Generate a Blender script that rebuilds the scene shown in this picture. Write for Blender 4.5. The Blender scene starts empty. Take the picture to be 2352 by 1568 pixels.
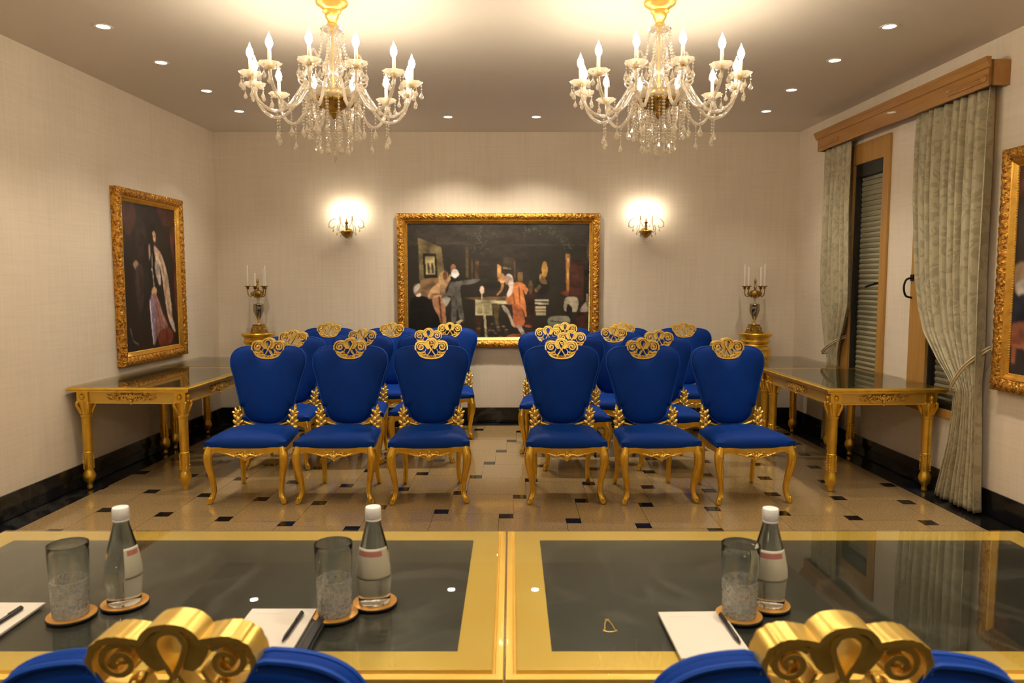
import bpy, bmesh, math, random
import numpy as np
from mathutils import Vector, Matrix
PI = math.pi
R = math.radians
scene = bpy.context.scene
COL = scene.collection
rnd = random.Random(7)

# ------------------------------------------------------------------ measures of the room
H = 3.128                      # ceiling height
YB = 7.915                     # back wall
YF = -2.3                      # wall behind the camera
def XL(y): return -3.182 - (YB - y) * 0.0324
def XR(y): return 3.070 + (YB - y) * 0.0338
ANG_L = math.atan(0.0324)      # the side walls open slightly towards the camera
ANG_R = math.atan(0.0338)
TT = 0.775                     # conference table top surface

# ------------------------------------------------------------------ materials
MATS = {}
def nodes_of(name):
    m = bpy.data.materials.new(name); m.use_nodes = True
    nt = m.node_tree; nt.nodes.clear()
    out = nt.nodes.new('ShaderNodeOutputMaterial')
    MATS[name] = m
    return m, nt, out
def N(nt, t, **kw):
    n = nt.nodes.new(t)
    for k, v in kw.items():
        if hasattr(n, k) and k not in ('inputs',): setattr(n, k, v)
    return n
def setin(n, **kw):
    for k, v in kw.items():
        n.inputs[k.replace('_', ' ')].default_value = v
def principled(name, col, rough=0.5, metal=0.0, noise=None, bump=None, coat=0.0, coat_rough=0.03, spec=0.5, sheen=0.0, sheen_tint=(1,1,1,1), aniso=None, coords='Object'):
    """noise = (scale, colour2, low, high[, detail, stretch]); bump = (scale, strength, distance[, stretch])"""
    m, nt, out = nodes_of(name)
    b = N(nt, 'ShaderNodeBsdfPrincipled')
    nt.links.new(b.outputs[0], out.inputs[0])
    b.inputs['Base Color'].default_value = (*col, 1)
    b.inputs['Roughness'].default_value = rough
    b.inputs['Metallic'].default_value = metal
    b.inputs['Specular IOR Level'].default_value = spec
    b.inputs['Coat Weight'].default_value = coat
    b.inputs['Coat Roughness'].default_value = coat_rough
    b.inputs['Sheen Weight'].default_value = sheen
    b.inputs['Sheen Roughness'].default_value = 0.35
    b.inputs['Sheen Tint'].default_value = sheen_tint
    tc = N(nt, 'ShaderNodeTexCoord')
    def coord(stretch):
        if not stretch: return tc.outputs[coords]
        mp = N(nt, 'ShaderNodeMapping'); mp.inputs['Scale'].default_value = stretch
        nt.links.new(tc.outputs[coords], mp.inputs[0]); return mp.outputs[0]
    if noise:
        nz = N(nt, 'ShaderNodeTexNoise'); nz.inputs['Scale'].default_value = noise[0]
        nz.inputs['Detail'].default_value = noise[4] if len(noise) > 4 else 2
        nt.links.new(coord(noise[5] if len(noise) > 5 else None), nz.inputs['Vector'])
        cr = N(nt, 'ShaderNodeValToRGB')
        cr.color_ramp.elements[0].position = noise[2]; cr.color_ramp.elements[1].position = noise[3]
        cr.color_ramp.elements[0].color = (*col, 1); cr.color_ramp.elements[1].color = (*noise[1], 1)
        nt.links.new(nz.outputs['Fac'], cr.inputs[0]); nt.links.new(cr.outputs[0], b.inputs['Base Color'])
    if bump:
        nz = N(nt, 'ShaderNodeTexNoise'); nz.inputs['Scale'].default_value = bump[0]; nz.inputs['Detail'].default_value = 2
        nt.links.new(coord(bump[3] if len(bump) > 3 else None), nz.inputs['Vector'])
        bp = N(nt, 'ShaderNodeBump'); bp.inputs['Strength'].default_value = bump[1]; bp.inputs['Distance'].default_value = bump[2]
        nt.links.new(nz.outputs['Fac'], bp.inputs['Height']); nt.links.new(bp.outputs[0], b.inputs['Normal'])
    return m
def emitter(name, col, strength):
    m, nt, out = nodes_of(name)
    e = N(nt, 'ShaderNodeEmission'); e.inputs[0].default_value = (*col, 1); e.inputs[1].default_value = strength
    nt.links.new(e.outputs[0], out.inputs[0]); return m
def clear_sheet(name, tint, f0=0.04, power=5.0, rough=0.0, haze=0.0, haze_col=(1, 0.95, 0.85)):
    """clear glass of thin pieces: what is behind it, mirrored more towards grazing angles"""
    m, nt, out = nodes_of(name)
    lw = N(nt, 'ShaderNodeLayerWeight'); lw.inputs['Blend'].default_value = 0.5
    pw = N(nt, 'ShaderNodeMath', operation='POWER'); pw.inputs[1].default_value = power
    nt.links.new(lw.outputs['Facing'], pw.inputs[0])
    ml = N(nt, 'ShaderNodeMath', operation='MULTIPLY_ADD'); ml.inputs[1].default_value = 1 - f0; ml.inputs[2].default_value = f0
    nt.links.new(pw.outputs[0], ml.inputs[0])
    tr = N(nt, 'ShaderNodeBsdfTransparent'); tr.inputs[0].default_value = (*tint, 1)
    gl = N(nt, 'ShaderNodeBsdfGlossy'); gl.inputs['Roughness'].default_value = rough
    mx = N(nt, 'ShaderNodeMixShader')
    nt.links.new(ml.outputs[0], mx.inputs[0]); nt.links.new(tr.outputs[0], mx.inputs[1]); nt.links.new(gl.outputs[0], mx.inputs[2])
    last = mx
    if haze:
        df = N(nt, 'ShaderNodeBsdfTranslucent'); df.inputs[0].default_value = (*haze_col, 1)
        d2 = N(nt, 'ShaderNodeBsdfDiffuse'); d2.inputs[0].default_value = (*haze_col, 1)
        md = N(nt, 'ShaderNodeMixShader'); md.inputs[0].default_value = 0.5
        nt.links.new(df.outputs[0], md.inputs[1]); nt.links.new(d2.outputs[0], md.inputs[2])
        m2 = N(nt, 'ShaderNodeMixShader'); m2.inputs[0].default_value = haze
        nt.links.new(mx.outputs[0], m2.inputs[1]); nt.links.new(md.outputs[0], m2.inputs[2]); last = m2
    nt.links.new(last.outputs[0], out.inputs[0]); return m
def solid_glass(name, col, ior=1.45, rough=0.0):
    m, nt, out = nodes_of(name)
    g = N(nt, 'ShaderNodeBsdfGlass'); g.inputs['Color'].default_value = (*col, 1); g.inputs['IOR'].default_value = ior; g.inputs['Roughness'].default_value = rough
    nt.links.new(g.outputs[0], out.inputs[0]); return m

def linen():
    m, nt, out = nodes_of('linen_wallpaper')
    b = N(nt, 'ShaderNodeBsdfPrincipled'); b.inputs['Roughness'].default_value = 0.75; b.inputs['Specular IOR Level'].default_value = 0.25
    tc = N(nt, 'ShaderNodeTexCoord'); fac = None
    for sc, st in ((3.0, (14, 14, 0.8)), (3.0, (0.8, 0.8, 22)), (1.2, (1, 1, 1))):
        mp = N(nt, 'ShaderNodeMapping'); mp.inputs['Scale'].default_value = st; nt.links.new(tc.outputs['Object'], mp.inputs[0])
        nz = N(nt, 'ShaderNodeTexNoise'); nz.inputs['Scale'].default_value = sc; nz.inputs['Detail'].default_value = 2; nt.links.new(mp.outputs[0], nz.inputs['Vector'])
        if fac is None: fac = nz.outputs['Fac']
        else:
            ad = N(nt, 'ShaderNodeMath', operation='ADD'); nt.links.new(fac, ad.inputs[0]); nt.links.new(nz.outputs['Fac'], ad.inputs[1]); fac = ad.outputs[0]
    cr = N(nt, 'ShaderNodeMapRange'); cr.inputs['From Min'].default_value = 1.15; cr.inputs['From Max'].default_value = 1.85; nt.links.new(fac, cr.inputs['Value'])
    mx = N(nt, 'ShaderNodeMixRGB'); mx.inputs[1].default_value = (0.765, 0.668, 0.535, 1); mx.inputs[2].default_value = (0.84, 0.738, 0.595, 1)
    nt.links.new(cr.outputs[0], mx.inputs[0]); nt.links.new(mx.outputs[0], b.inputs['Base Color'])
    nt.links.new(b.outputs[0], out.inputs[0]); return m
WALL = linen()
CEIL = principled('ceiling_paint', (0.73, 0.66, 0.565), 0.7)
GRAN = principled('floor_granite', (0.27, 0.18, 0.080), 0.11, noise=(90, (0.41, 0.28, 0.13), 0.35, 0.65, 3), coat=0.12)
GRAN2 = principled('floor_black_inset', (0.008, 0.008, 0.008), 0.1)
def marble(name, base, vein, scale, rough):
    m, nt, out = nodes_of(name)
    b = N(nt, 'ShaderNodeBsdfPrincipled'); b.inputs['Roughness'].default_value = rough
    tc = N(nt, 'ShaderNodeTexCoord')
    nz = N(nt, 'ShaderNodeTexNoise'); nz.inputs['Scale'].default_value = scale; nz.inputs['Detail'].default_value = 8; nz.inputs['Distortion'].default_value = 1.6
    nt.links.new(tc.outputs['Object'], nz.inputs['Vector'])
    cr = N(nt, 'ShaderNodeValToRGB'); e = cr.color_ramp.elements
    e[0].position = 0.45; e[0].color = (*base, 1); e[1].position = 0.56; e[1].color = (*base, 1)
    k = e.new(0.50); k.color = (*vein, 1)
    nt.links.new(nz.outputs['Fac'], cr.inputs[0])
    n2 = N(nt, 'ShaderNodeTexNoise'); n2.inputs['Scale'].default_value = scale * 2.2; n2.inputs['Detail'].default_value = 6
    nt.links.new(tc.outputs['Object'], n2.inputs['Vector'])
    c2 = N(nt, 'ShaderNodeValToRGB'); c2.color_ramp.elements[0].position = 0.35; c2.color_ramp.elements[1].position = 0.75
    c2.color_ramp.elements[0].color = (*base, 1); c2.color_ramp.elements[1].color = (base[0]*2.2, base[1]*2.2, base[2]*2.2, 1)
    nt.links.new(n2.outputs['Fac'], c2.inputs[0])
    mx = N(nt, 'ShaderNodeMixRGB', blend_type='LIGHTEN'); mx.inputs[0].default_value = 1
    nt.links.new(cr.outputs[0], mx.inputs[1]); nt.links.new(c2.outputs[0], mx.inputs[2])
    nt.links.new(mx.outputs[0], b.inputs['Base Color']); nt.links.new(b.outputs[0], out.inputs[0]); return m
BLACKM = marble('black_marble', (0.006, 0.006, 0.006), (0.035, 0.033, 0.03), 1.1, 0.12)
TABM = marble('dark_table_marble', (0.010, 0.012, 0.010), (0.045, 0.045, 0.04), 2.2, 0.3)
GOLD = principled('gold_leaf', (0.90, 0.575, 0.08), 0.31, 0.82, noise=(14, (0.78, 0.45, 0.045), 0.42, 0.75), bump=(60, 0.12, 0.002))
GOLDC = principled('carved_gold', (0.94, 0.63, 0.14), 0.30, 0.8, noise=(38, (0.62, 0.32, 0.03), 0.5, 0.72), bump=(90, 0.25, 0.003))
GOLDL = principled('light_gold', (0.96, 0.68, 0.175), 0.30, 0.8, noise=(25, (0.90, 0.58, 0.11), 0.45, 0.75))
GOLDP = principled('gold_paint_panel', (0.83, 0.52, 0.085), 0.38, 0.45, noise=(5, (0.88, 0.59, 0.125), 0.3, 0.7), coat=0.2)
BRASS = principled('aged_brass', (0.52, 0.34, 0.09), 0.3, 1.0, noise=(30, (0.22, 0.13, 0.03), 0.4, 0.7), bump=(70, 0.3, 0.004))
SILVER = principled('dark_pewter', (0.36, 0.32, 0.24), 0.18, 1.0, bump=(70, 0.3, 0.004))
FRAMEC = principled('frame_carved_gold', (0.66, 0.33, 0.05), 0.38, 0.75, noise=(55, (0.22, 0.075, 0.01), 0.44, 0.68), bump=(75, 0.8, 0.012))
FRAMEI = principled('frame_inner_gold', (0.76, 0.43, 0.07), 0.34, 0.85, noise=(20, (0.6, 0.30, 0.04), 0.45, 0.75), bump=(90, 0.15, 0.002))
VELVET = principled('blue_velvet', (0.0008, 0.036, 0.27), 0.6, noise=(3.5, (0.0005, 0.024, 0.19), 0.35, 0.7, 2), sheen=0.28, sheen_tint=(0.02, 0.25, 1.0, 1), spec=0.12)
PIPING = principled('blue_piping', (0.003, 0.05, 0.33), 0.6, sheen=0.4, sheen_tint=(0.1, 0.35, 1, 1), spec=0.25)
WOOD = principled('honey_wood', (0.45, 0.225, 0.055), 0.32, noise=(3.0, (0.36, 0.16, 0.032), 0.35, 0.7, 8, (6, 0.7, 6)), coat=0.15, bump=(30, 0.08, 0.002, (8, 0.6, 8)))
WOODT = principled('window_wood', (0.48, 0.26, 0.06), 0.4, noise=(3.0, (0.40, 0.195, 0.04), 0.35, 0.7, 8, (8, 8, 0.6)))
OLIVE = principled('dark_olive_panel', (0.07, 0.052, 0.022), 0.35, noise=(5, (0.10, 0.075, 0.03), 0.35, 0.7))
DARKM = principled('dark_window_metal', (0.012, 0.011, 0.009), 0.5)
IRON = principled('black_iron', (0.008, 0.007, 0.006), 0.35, 0.5)
BLIND = principled('blind_slats', (0.46, 0.41, 0.29), 0.5, noise=(2, (0.42, 0.37, 0.26), 0.3, 0.7))
WHITEP = principled('white_plastic', (0.80, 0.78, 0.74), 0.35)
PAPER = principled('cream_paper', (0.63, 0.57, 0.48), 0.8)
INK = principled('grey_print', (0.55, 0.50, 0.44), 0.8)
LEATHER = principled('black_leather', (0.01, 0.01, 0.012), 0.4, bump=(160, 0.2, 0.001))
PENB = principled('black_pen_plastic', (0.008, 0.008, 0.01), 0.18)
COAST = principled('coaster_gold', (0.72, 0.36, 0.07), 0.3, 0.6, coat=0.3)
RUBBER = principled('black_rubber', (0.006, 0.006, 0.006), 0.6)
WAX = principled('candle_wax', (0.86, 0.80, 0.66), 0.45)
SLEEVE = principled('ivory_candle_sleeve', (0.80, 0.68, 0.45), 0.4)
TRIMW = principled('downlight_trim', (0.8, 0.74, 0.64), 0.4)
LABELP = principled('bottle_label', (0.44, 0.41, 0.30), 0.6)
LABELR = principled('bottle_label_red', (0.34, 0.13, 0.10), 0.6)
BULB = emitter('bulb_light', (1.0, 0.86, 0.66), 104.0)
BULBS = emitter('sconce_bulb_light', (1.0, 0.86, 0.66), 112.0)
LENS = emitter('downlight_lens', (1.0, 0.92, 0.78), 12.0)
CRYSTAL = clear_sheet('crystal', (0.97, 0.95, 0.91), 0.20, 2.2, 0.05, 0.27, (1.0, 0.90, 0.74))
ARMGL = clear_sheet('arm_glass', (0.95, 0.92, 0.87), 0.18, 2.0, 0.06, 0.19, (1.0, 0.90, 0.74))
TGLASS = clear_sheet('table_glass', (0.94, 0.96, 0.93), 0.028, 4.7, 0.0)
PANE = clear_sheet('window_pane', (0.95, 0.96, 0.94), 0.02, 6.0, 0.0)
DRINK = solid_glass('tumbler_glass', (0.99, 0.995, 0.985), 1.45)
BOTTLE = solid_glass('water_bottle_glass', (0.985, 0.995, 0.98), 1.36)

# cut pattern on the tumblers
def cut_glass():
    m, nt, out = nodes_of('cut_tumbler_glass')
    g = N(nt, 'ShaderNodeBsdfGlass'); g.inputs['Color'].default_value = (0.98, 0.985, 0.95, 1); g.inputs['IOR'].default_value = 1.47; g.inputs['Roughness'].default_value = 0.06
    tc = N(nt, 'ShaderNodeTexCoord'); vo = N(nt, 'ShaderNodeTexVoronoi'); vo.inputs['Scale'].default_value = 125
    nt.links.new(tc.outputs['Object'], vo.inputs['Vector'])
    bp = N(nt, 'ShaderNodeBump'); bp.inputs['Strength'].default_value = 0.6; bp.inputs['Distance'].default_value = 0.003
    nt.links.new(vo.outputs['Distance'], bp.inputs['Height']); nt.links.new(bp.outputs[0], g.inputs['Normal'])
    t2 = N(nt, 'ShaderNodeBsdfTranslucent'); t2.inputs[0].default_value = (1, 0.96, 0.86, 1); d2 = N(nt, 'ShaderNodeBsdfDiffuse'); d2.inputs[0].default_value = (1, 0.96, 0.86, 1)
    a1 = N(nt, 'ShaderNodeMixShader'); a1.inputs[0].default_value = 0.5
    nt.links.new(t2.outputs[0], a1.inputs[1]); nt.links.new(d2.outputs[0], a1.inputs[2])
    a3 = N(nt, 'ShaderNodeMixShader'); rp = N(nt, 'ShaderNodeMapRange'); rp.inputs['From Min'].default_value = 0.25; rp.inputs['From Max'].default_value = 0.65; rp.inputs['To Min'].default_value = 0.16; rp.inputs['To Max'].default_value = 0.46; nt.links.new(vo.outputs['Distance'], rp.inputs['Value']); nt.links.new(rp.outputs[0], a3.inputs[0]); nt.links.new(g.outputs[0], a3.inputs[1]); nt.links.new(a1.outputs[0], a3.inputs[2])
    nt.links.new(a3.outputs[0], out.inputs[0]); return m
CUTGL = cut_glass()

# damask curtain cloth: scrolling two-tone pattern in the cloth's own coordinates
def damask():
    m, nt, out = nodes_of('damask_cloth')
    b = N(nt, 'ShaderNodeBsdfPrincipled'); b.inputs['Roughness'].default_value = 0.55; b.inputs['Sheen Weight'].default_value = 0.25
    uv = N(nt, 'ShaderNodeUVMap', uv_map='UVMap')
    n1 = N(nt, 'ShaderNodeTexNoise'); n1.inputs['Scale'].default_value = 6.5; n1.inputs['Detail'].default_value = 1.5; n1.inputs['Distortion'].default_value = 2.6
    nt.links.new(uv.outputs[0], n1.inputs['Vector'])
    w = N(nt, 'ShaderNodeTexVoronoi', feature='DISTANCE_TO_EDGE'); w.inputs['Scale'].default_value = 9
    md = N(nt, 'ShaderNodeMixRGB'); md.inputs[0].default_value = 0.12
    nt.links.new(uv.outputs[0], md.inputs[1]); nt.links.new(n1.outputs['Color'], md.inputs[2]); nt.links.new(md.outputs[0], w.inputs['Vector'])
    r1 = N(nt, 'ShaderNodeValToRGB'); r1.color_ramp.elements[0].position = 0.47; r1.color_ramp.elements[1].position = 0.53
    nt.links.new(n1.outputs['Fac'], r1.inputs[0])
    r2 = N(nt, 'ShaderNodeValToRGB'); r2.color_ramp.elements[0].position = 0.03; r2.color_ramp.elements[1].position = 0.07
    nt.links.new(w.outputs[0], r2.inputs[0])
    mu = N(nt, 'ShaderNodeMath', operation='MULTIPLY'); nt.links.new(r1.outputs[0], mu.inputs[0]); nt.links.new(r2.outputs[0], mu.inputs[1])
    mx = N(nt, 'ShaderNodeMixRGB'); mx.inputs[1].default_value = (0.43, 0.372, 0.228, 1); mx.inputs[2].default_value = (0.33, 0.287, 0.172, 1)
    nt.links.new(mu.outputs[0], mx.inputs[0]); nt.links.new(mx.outputs[0], b.inputs['Base Color'])
    bp = N(nt, 'ShaderNodeBump'); bp.inputs['Strength'].default_value = 0.25; bp.inputs['Distance'].default_value = 0.004
    nt.links.new(mu.outputs[0], bp.inputs['Height']); nt.links.new(bp.outputs[0], b.inputs['Normal'])
    nt.links.new(b.outputs[0], out.inputs[0]); return m
DAMASK = damask()
TIEC = principled('tieback_cloth', (0.52, 0.42, 0.24), 0.6)
def paint_mat():
    m, nt, out = nodes_of('oil_paint')
    b = N(nt, 'ShaderNodeBsdfPrincipled'); b.inputs['Roughness'].default_value = 0.42; b.inputs['Specular IOR Level'].default_value = 0.3
    a = N(nt, 'ShaderNodeVertexColor', layer_name='Paint'); nt.links.new(a.outputs[0], b.inputs['Base Color'])
    nt.links.new(b.outputs[0], out.inputs[0]); return m
PAINT = paint_mat()

# ------------------------------------------------------------------ mesh builder
class MB:
    def __init__(s): s.v = []; s.f = []; s.m = []; s.mi = 0
    def add(s, vs, fs):
        o = len(s.v); s.v += [tuple(p) for p in vs]
        for f in fs: s.f.append([i + o for i in f]); s.m.append(s.mi)
        return s
    def mark(s): return len(s.v)
    def xf(s, k, fn):
        for i in range(k, len(s.v)): s.v[i] = tuple(fn(Vector(s.v[i])))
        return s
    def box(s, x0, x1, y0, y1, z0, z1):
        return s.add([(x0,y0,z0),(x1,y0,z0),(x1,y1,z0),(x0,y1,z0),(x0,y0,z1),(x1,y0,z1),(x1,y1,z1),(x0,y1,z1)],
                     [(0,3,2,1),(4,5,6,7),(0,1,5,4),(1,2,6,5),(2,3,7,6),(3,0,4,7)])
    def lathe(s, prof, c=(0,0,0), n=24, wave=None, cap=True):
        """prof: list of (r, z); wave(a, k, r) -> r"""
        vs = []; fs = []
        for k, (r, z) in enumerate(prof):
            for i in range(n):
                a = 2*PI*i/n; rr = wave(a, k, r) if wave else r
                vs.append((c[0]+rr*math.cos(a), c[1]+rr*math.sin(a), c[2]+z))
        for k in range(len(prof)-1):
            for i in range(n):
                j = (i+1) % n
                fs.append((k*n+i, k*n+j, (k+1)*n+j, (k+1)*n+i))
        if cap:
            fs.append(tuple(range(n))[::-1]); fs.append(tuple((len(prof)-1)*n+i for i in range(n)))
        return s.add(vs, fs)
    def tube(s, path, r, n=8, closed=False):
        P = [Vector(p) for p in path]; L = len(P)
        rr = r if isinstance(r, (list, tuple)) else [r]*L
        T = []
        for i in range(L):
            a = P[(i-1) % L] if closed or i > 0 else P[i]; b = P[(i+1) % L] if closed or i < L-1 else P[i]
            t = b - a; T.append(t.normalized() if t.length > 1e-9 else Vector((0,0,1)))
        u = T[0].orthogonal().normalized(); vs = []; fs = []
        for i in range(L):
            u = (u - T[i]*u.dot(T[i])); u = u.normalized() if u.length > 1e-9 else T[i].orthogonal().normalized()
            w = T[i].cross(u)
            for k in range(n):
                a = 2*PI*k/n
                vs.append(P[i] + (u*math.cos(a) + w*math.sin(a))*rr[i])
        for i in range(L if closed else L-1):
            j = (i+1) % L
            for k in range(n):
                l = (k+1) % n
                fs.append((i*n+k, i*n+l, j*n+l, j*n+k))
        if not closed:
            fs.append(tuple(range(n))[::-1]); fs.append(tuple((L-1)*n+k for k in range(n)))
        return s.add(vs, fs)
    def ball(s, c, r, nu=10, nv=6, rot=None):
        r = r if isinstance(r, (list, tuple)) else (r, r, r); vs = [Vector((0,0,-1))]; fs = []
        for j in range(1, nv):
            t = -PI/2 + PI*j/nv
            for i in range(nu):
                a = 2*PI*i/nu; vs.append(Vector((math.cos(t)*math.cos(a), math.cos(t)*math.sin(a), math.sin(t))))
        vs.append(Vector((0,0,1))); top = len(vs)-1
        for i in range(nu):
            k = (i+1) % nu; fs.append((0, 1+k, 1+i)); fs.append((top, 1+(nv-2)*nu+i, 1+(nv-2)*nu+k))
            for j in range(nv-2): fs.append((1+j*nu+i, 1+j*nu+k, 1+(j+1)*nu+k, 1+(j+1)*nu+i))
        out = []
        for p in vs:
            q = Vector((p.x*r[0], p.y*r[1], p.z*r[2]))
            if rot is not None: q = rot @ q
            out.append(q + Vector(c))
        return s.add(out, fs)
    def bead(s, c, r, h, n=4, a0=0.0):
        vs = [(c[0], c[1], c[2]+h)] + [(c[0]+r*math.cos(a0+2*PI*i/n), c[1]+r*math.sin(a0+2*PI*i/n), c[2]) for i in range(n)] + [(c[0], c[1], c[2]-h)]
        fs = []
        for i in range(n):
            j = 1+(i+1) % n; fs.append((0, 1+i, j)); fs.append((n+1, j, 1+i))
        return s.add(vs, fs)
    def drop(s, c, r, h, n=6):
        """faceted pear-shaped pendant hanging from c"""
        return s.lathe([(0.0008, 0), (r*0.35, -h*0.3), (r, -h*0.68), (r*0.7, -h*0.88), (0.0008, -h)], c, n)
    def plate(s, poly, d0, d1, mp):
        """extrude a 2D polygon between depths d0 and d1; mp(u, v, d) -> xyz"""
        n = len(poly)
        vs = [mp(u, v, d0) for u, v in poly] + [mp(u, v, d1) for u, v in poly]
        fs = [tuple(range(n))[::-1], tuple(range(n, 2*n))] + [(i, (i+1) % n, n+(i+1) % n, n+i) for i in range(n)]
        return s.add(vs, fs)
    def band(s, path, w, d0, d1, mp, closed=False):
        """strip of width w along a 2D path, extruded between two depths"""
        L = len(path); vs = []; fs = []
        ws = w if isinstance(w, (list, tuple)) else [w]*L
        for i in range(L):
            a = path[(i-1) % L] if closed or i > 0 else path[i]; b = path[(i+1) % L] if closed or i < L-1 else path[i]
            tx, ty = b[0]-a[0], b[1]-a[1]; l = math.hypot(tx, ty) or 1; nx, ny = -ty/l*ws[i]/2, tx/l*ws[i]/2
            u, v = path[i]
            for (du, dv, d) in ((nx,ny,d0), (-nx,-ny,d0), (-nx,-ny,d1), (nx,ny,d1)): vs.append(mp(u+du, v+dv, d))
        for i in range(L if closed else L-1):
            j = (i+1) % L
            for k in range(4):
                l = (k+1) % 4; fs.append((i*4+k, i*4+l, j*4+l, j*4+k))
        if not closed: fs += [(0,1,2,3), ((L-1)*4+3, (L-1)*4+2, (L-1)*4+1, (L-1)*4)]
        return s.add(vs, fs)
    def sweep(s, prof, rings_xy):
        """prof (k points) at every ring: rings_xy is a list of lists of xyz"""
        n = len(rings_xy[0]); vs = [p for r in rings_xy for p in r]; fs = []
        for i in range(len(rings_xy)-1):
            for k in range(n):
                l = (k+1) % n; fs.append((i*n+k, i*n+l, (i+1)*n+l, (i+1)*n+k))
        fs += [tuple(range(n))[::-1], tuple((len(rings_xy)-1)*n+k for k in range(n))]
        return s.add(vs, fs)
    def mesh(s, name, mats, smooth=38, recalc=True):
        me = bpy.data.meshes.new(name); me.from_pydata(s.v, [], s.f)
        for m in (mats if isinstance(mats, (list, tuple)) else [mats]): me.materials.append(m)
        me.polygons.foreach_set('material_index', s.m)
        if recalc:
            bm = bmesh.new(); bm.from_mesh(me); bmesh.ops.recalc_face_normals(bm, faces=bm.faces); bm.to_mesh(me); bm.free()
        if smooth:
            me.polygons.foreach_set('use_smooth', [True]*len(me.polygons)); me.set_sharp_from_angle(angle=R(smooth))
        me.update(); return me
    def build(s, name, mats, parent=None, smooth=38, bevel=None, label=None, recalc=True):
        o = bpy.data.objects.new(name, s.mesh(name, mats, smooth, recalc)); COL.objects.link(o)
        if parent: o.parent = parent
        if bevel:
            md = o.modifiers.new('bevel', 'BEVEL'); md.width = bevel; md.segments = 2; md.limit_method = 'ANGLE'; md.angle_limit = R(40)
        if label: o['label'] = label
        return o
def tag(o, label, cat, group=None):
    o['label'] = label; o['category'] = cat
    if group: o['group'] = group
    return o
def thing(name, label, cat, loc=(0,0,0), rz=0, group=None):
    o = bpy.data.objects.new(name, None); COL.objects.link(o); o.location = loc; o.rotation_euler = (0, 0, rz); o.empty_display_size = 0.05
    return tag(o, label, cat, group)
def struct(mb, name, mats, parent=None, smooth=None, bevel=None):
    o = mb.build(name, mats, parent, smooth, bevel)
    if not parent: o['kind'] = 'structure'
    return o
def dup(o, parent=None):
    c = o.copy(); COL.objects.link(c)
    if parent is not None: c.parent = parent
    for ch in list(o.children): dup(ch, c)
    return c
def copy_thing(o, loc, rz, label, group=None):
    c = dup(o); c.location = loc; c.rotation_euler = (0, 0, rz); c['label'] = label
    if group: c['group'] = group
    return c
def crom(pts, n=6, closed=False):
    P = [Vector(p) for p in pts]; L = len(P); out = []
    for i in range(L if closed else L-1):
        if closed: a, b, c, d = P[(i-1) % L], P[i], P[(i+1) % L], P[(i+2) % L]
        else: a, b, c, d = P[max(i-1,0)], P[i], P[i+1], P[min(i+2,L-1)]
        for k in range(n):
            t = k/n
            out.append(tuple(0.5*((2*b) + (c-a)*t + (2*a-5*b+4*c-d)*t*t + (3*b-a-3*c+d)*t**3)))
    if not closed: out.append(tuple(P[-1]))
    return out
def spiral(cx, cz, r0, r1, a0, turns, n=22):
    return [(cx+(r0+(r1-r0)*i/n)*math.cos(a0+2*PI*turns*i/n), cz+(r0+(r1-r0)*i/n)*math.sin(a0+2*PI*turns*i/n)) for i in range(n+1)]

# ------------------------------------------------------------------ the room
# floor: black marble slab, pinwheel pattern of large granite tiles and small black squares inside the border
fl = MB(); fl.mi = 0
x0, x1 = XL(YF)-0.2, XR(YF)+0.2
fl.box(x0, x1, YF-0.2, YB+0.2, -0.12, -0.004)
a, b = 0.4374, 0.0949; ox, oy = -0.0359 - b/2, 4.7139 - a - b/2
g = 0.0012
def clip(poly, fn):
    out = []
    for i in range(len(poly)):
        p, q = poly[i], poly[(i+1) % len(poly)]; dp, dq = fn(p), fn(q)
        if dp >= 0: out.append(p)
        if dp*dq < 0:
            t = dp/(dp-dq); out.append((p[0]+(q[0]-p[0])*t, p[1]+(q[1]-p[1])*t))
    return out
for i in range(-30, 30):
    for j in range(-30, 30):
        px, py = ox + i*a + j*b, oy - i*b + j*a
        for mi, poly in ((1, [(px+g,py+g),(px+a-g,py+g),(px+a-g,py+a-g),(px+g,py+a-g)]), (2, [(px+g,py+a+g),(px+b-g,py+a+g),(px+b-g,py+a+b-g),(px+g,py+a+b-g)])):
            if max(p[1] for p in poly) < 1.8 or min(p[1] for p in poly) > YB: continue
            for fn in (lambda p: p[0]-XL(p[1])-0.20, lambda p: XR(p[1])-0.22-p[0], lambda p: YB-0.17-p[1]):
                poly = clip(poly, fn) if len(poly) > 2 else poly
            if len(poly) < 3: continue
            fl.mi = mi; n = len(poly)
            fl.add([(p[0],p[1],0) for p in poly] + [(p[0],p[1],-0.004) for p in poly], [tuple(range(n))] + [(k, n+k, n+(k+1) % n, (k+1) % n) for k in range(n)])
struct(fl, 'floor', [BLACKM, GRAN, GRAN2])
cl = MB().box(XL(YF)-0.2, XR(YF)+0.2, YF-0.2, YB+0.2, H, H+0.15)
struct(cl, 'ceiling', CEIL)
struct(MB().box(XL(YB)-0.2, XR(YB)+0.2, YB, YB+0.15, 0, H), 'wall_back', WALL)
struct(MB().box(XL(YF)-0.2, XR(YF)+0.2, YF-0.15, YF, 0, H), 'wall_front', WALL)
w = MB(); w.add([(XL(YF),YF,0),(XL(YB),YB,0),(XL(YB)-0.15,YB,0),(XL(YF)-0.15,YF,0),(XL(YF),YF,H),(XL(YB),YB,H),(XL(YB)-0.15,YB,H),(XL(YF)-0.15,YF,H)], [(0,1,2,3),(7,6,5,4),(0,4,5,1),(1,5,6,2),(2,6,7,3),(3,7,4,0)])
struct(w, 'wall_left', WALL)
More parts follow.
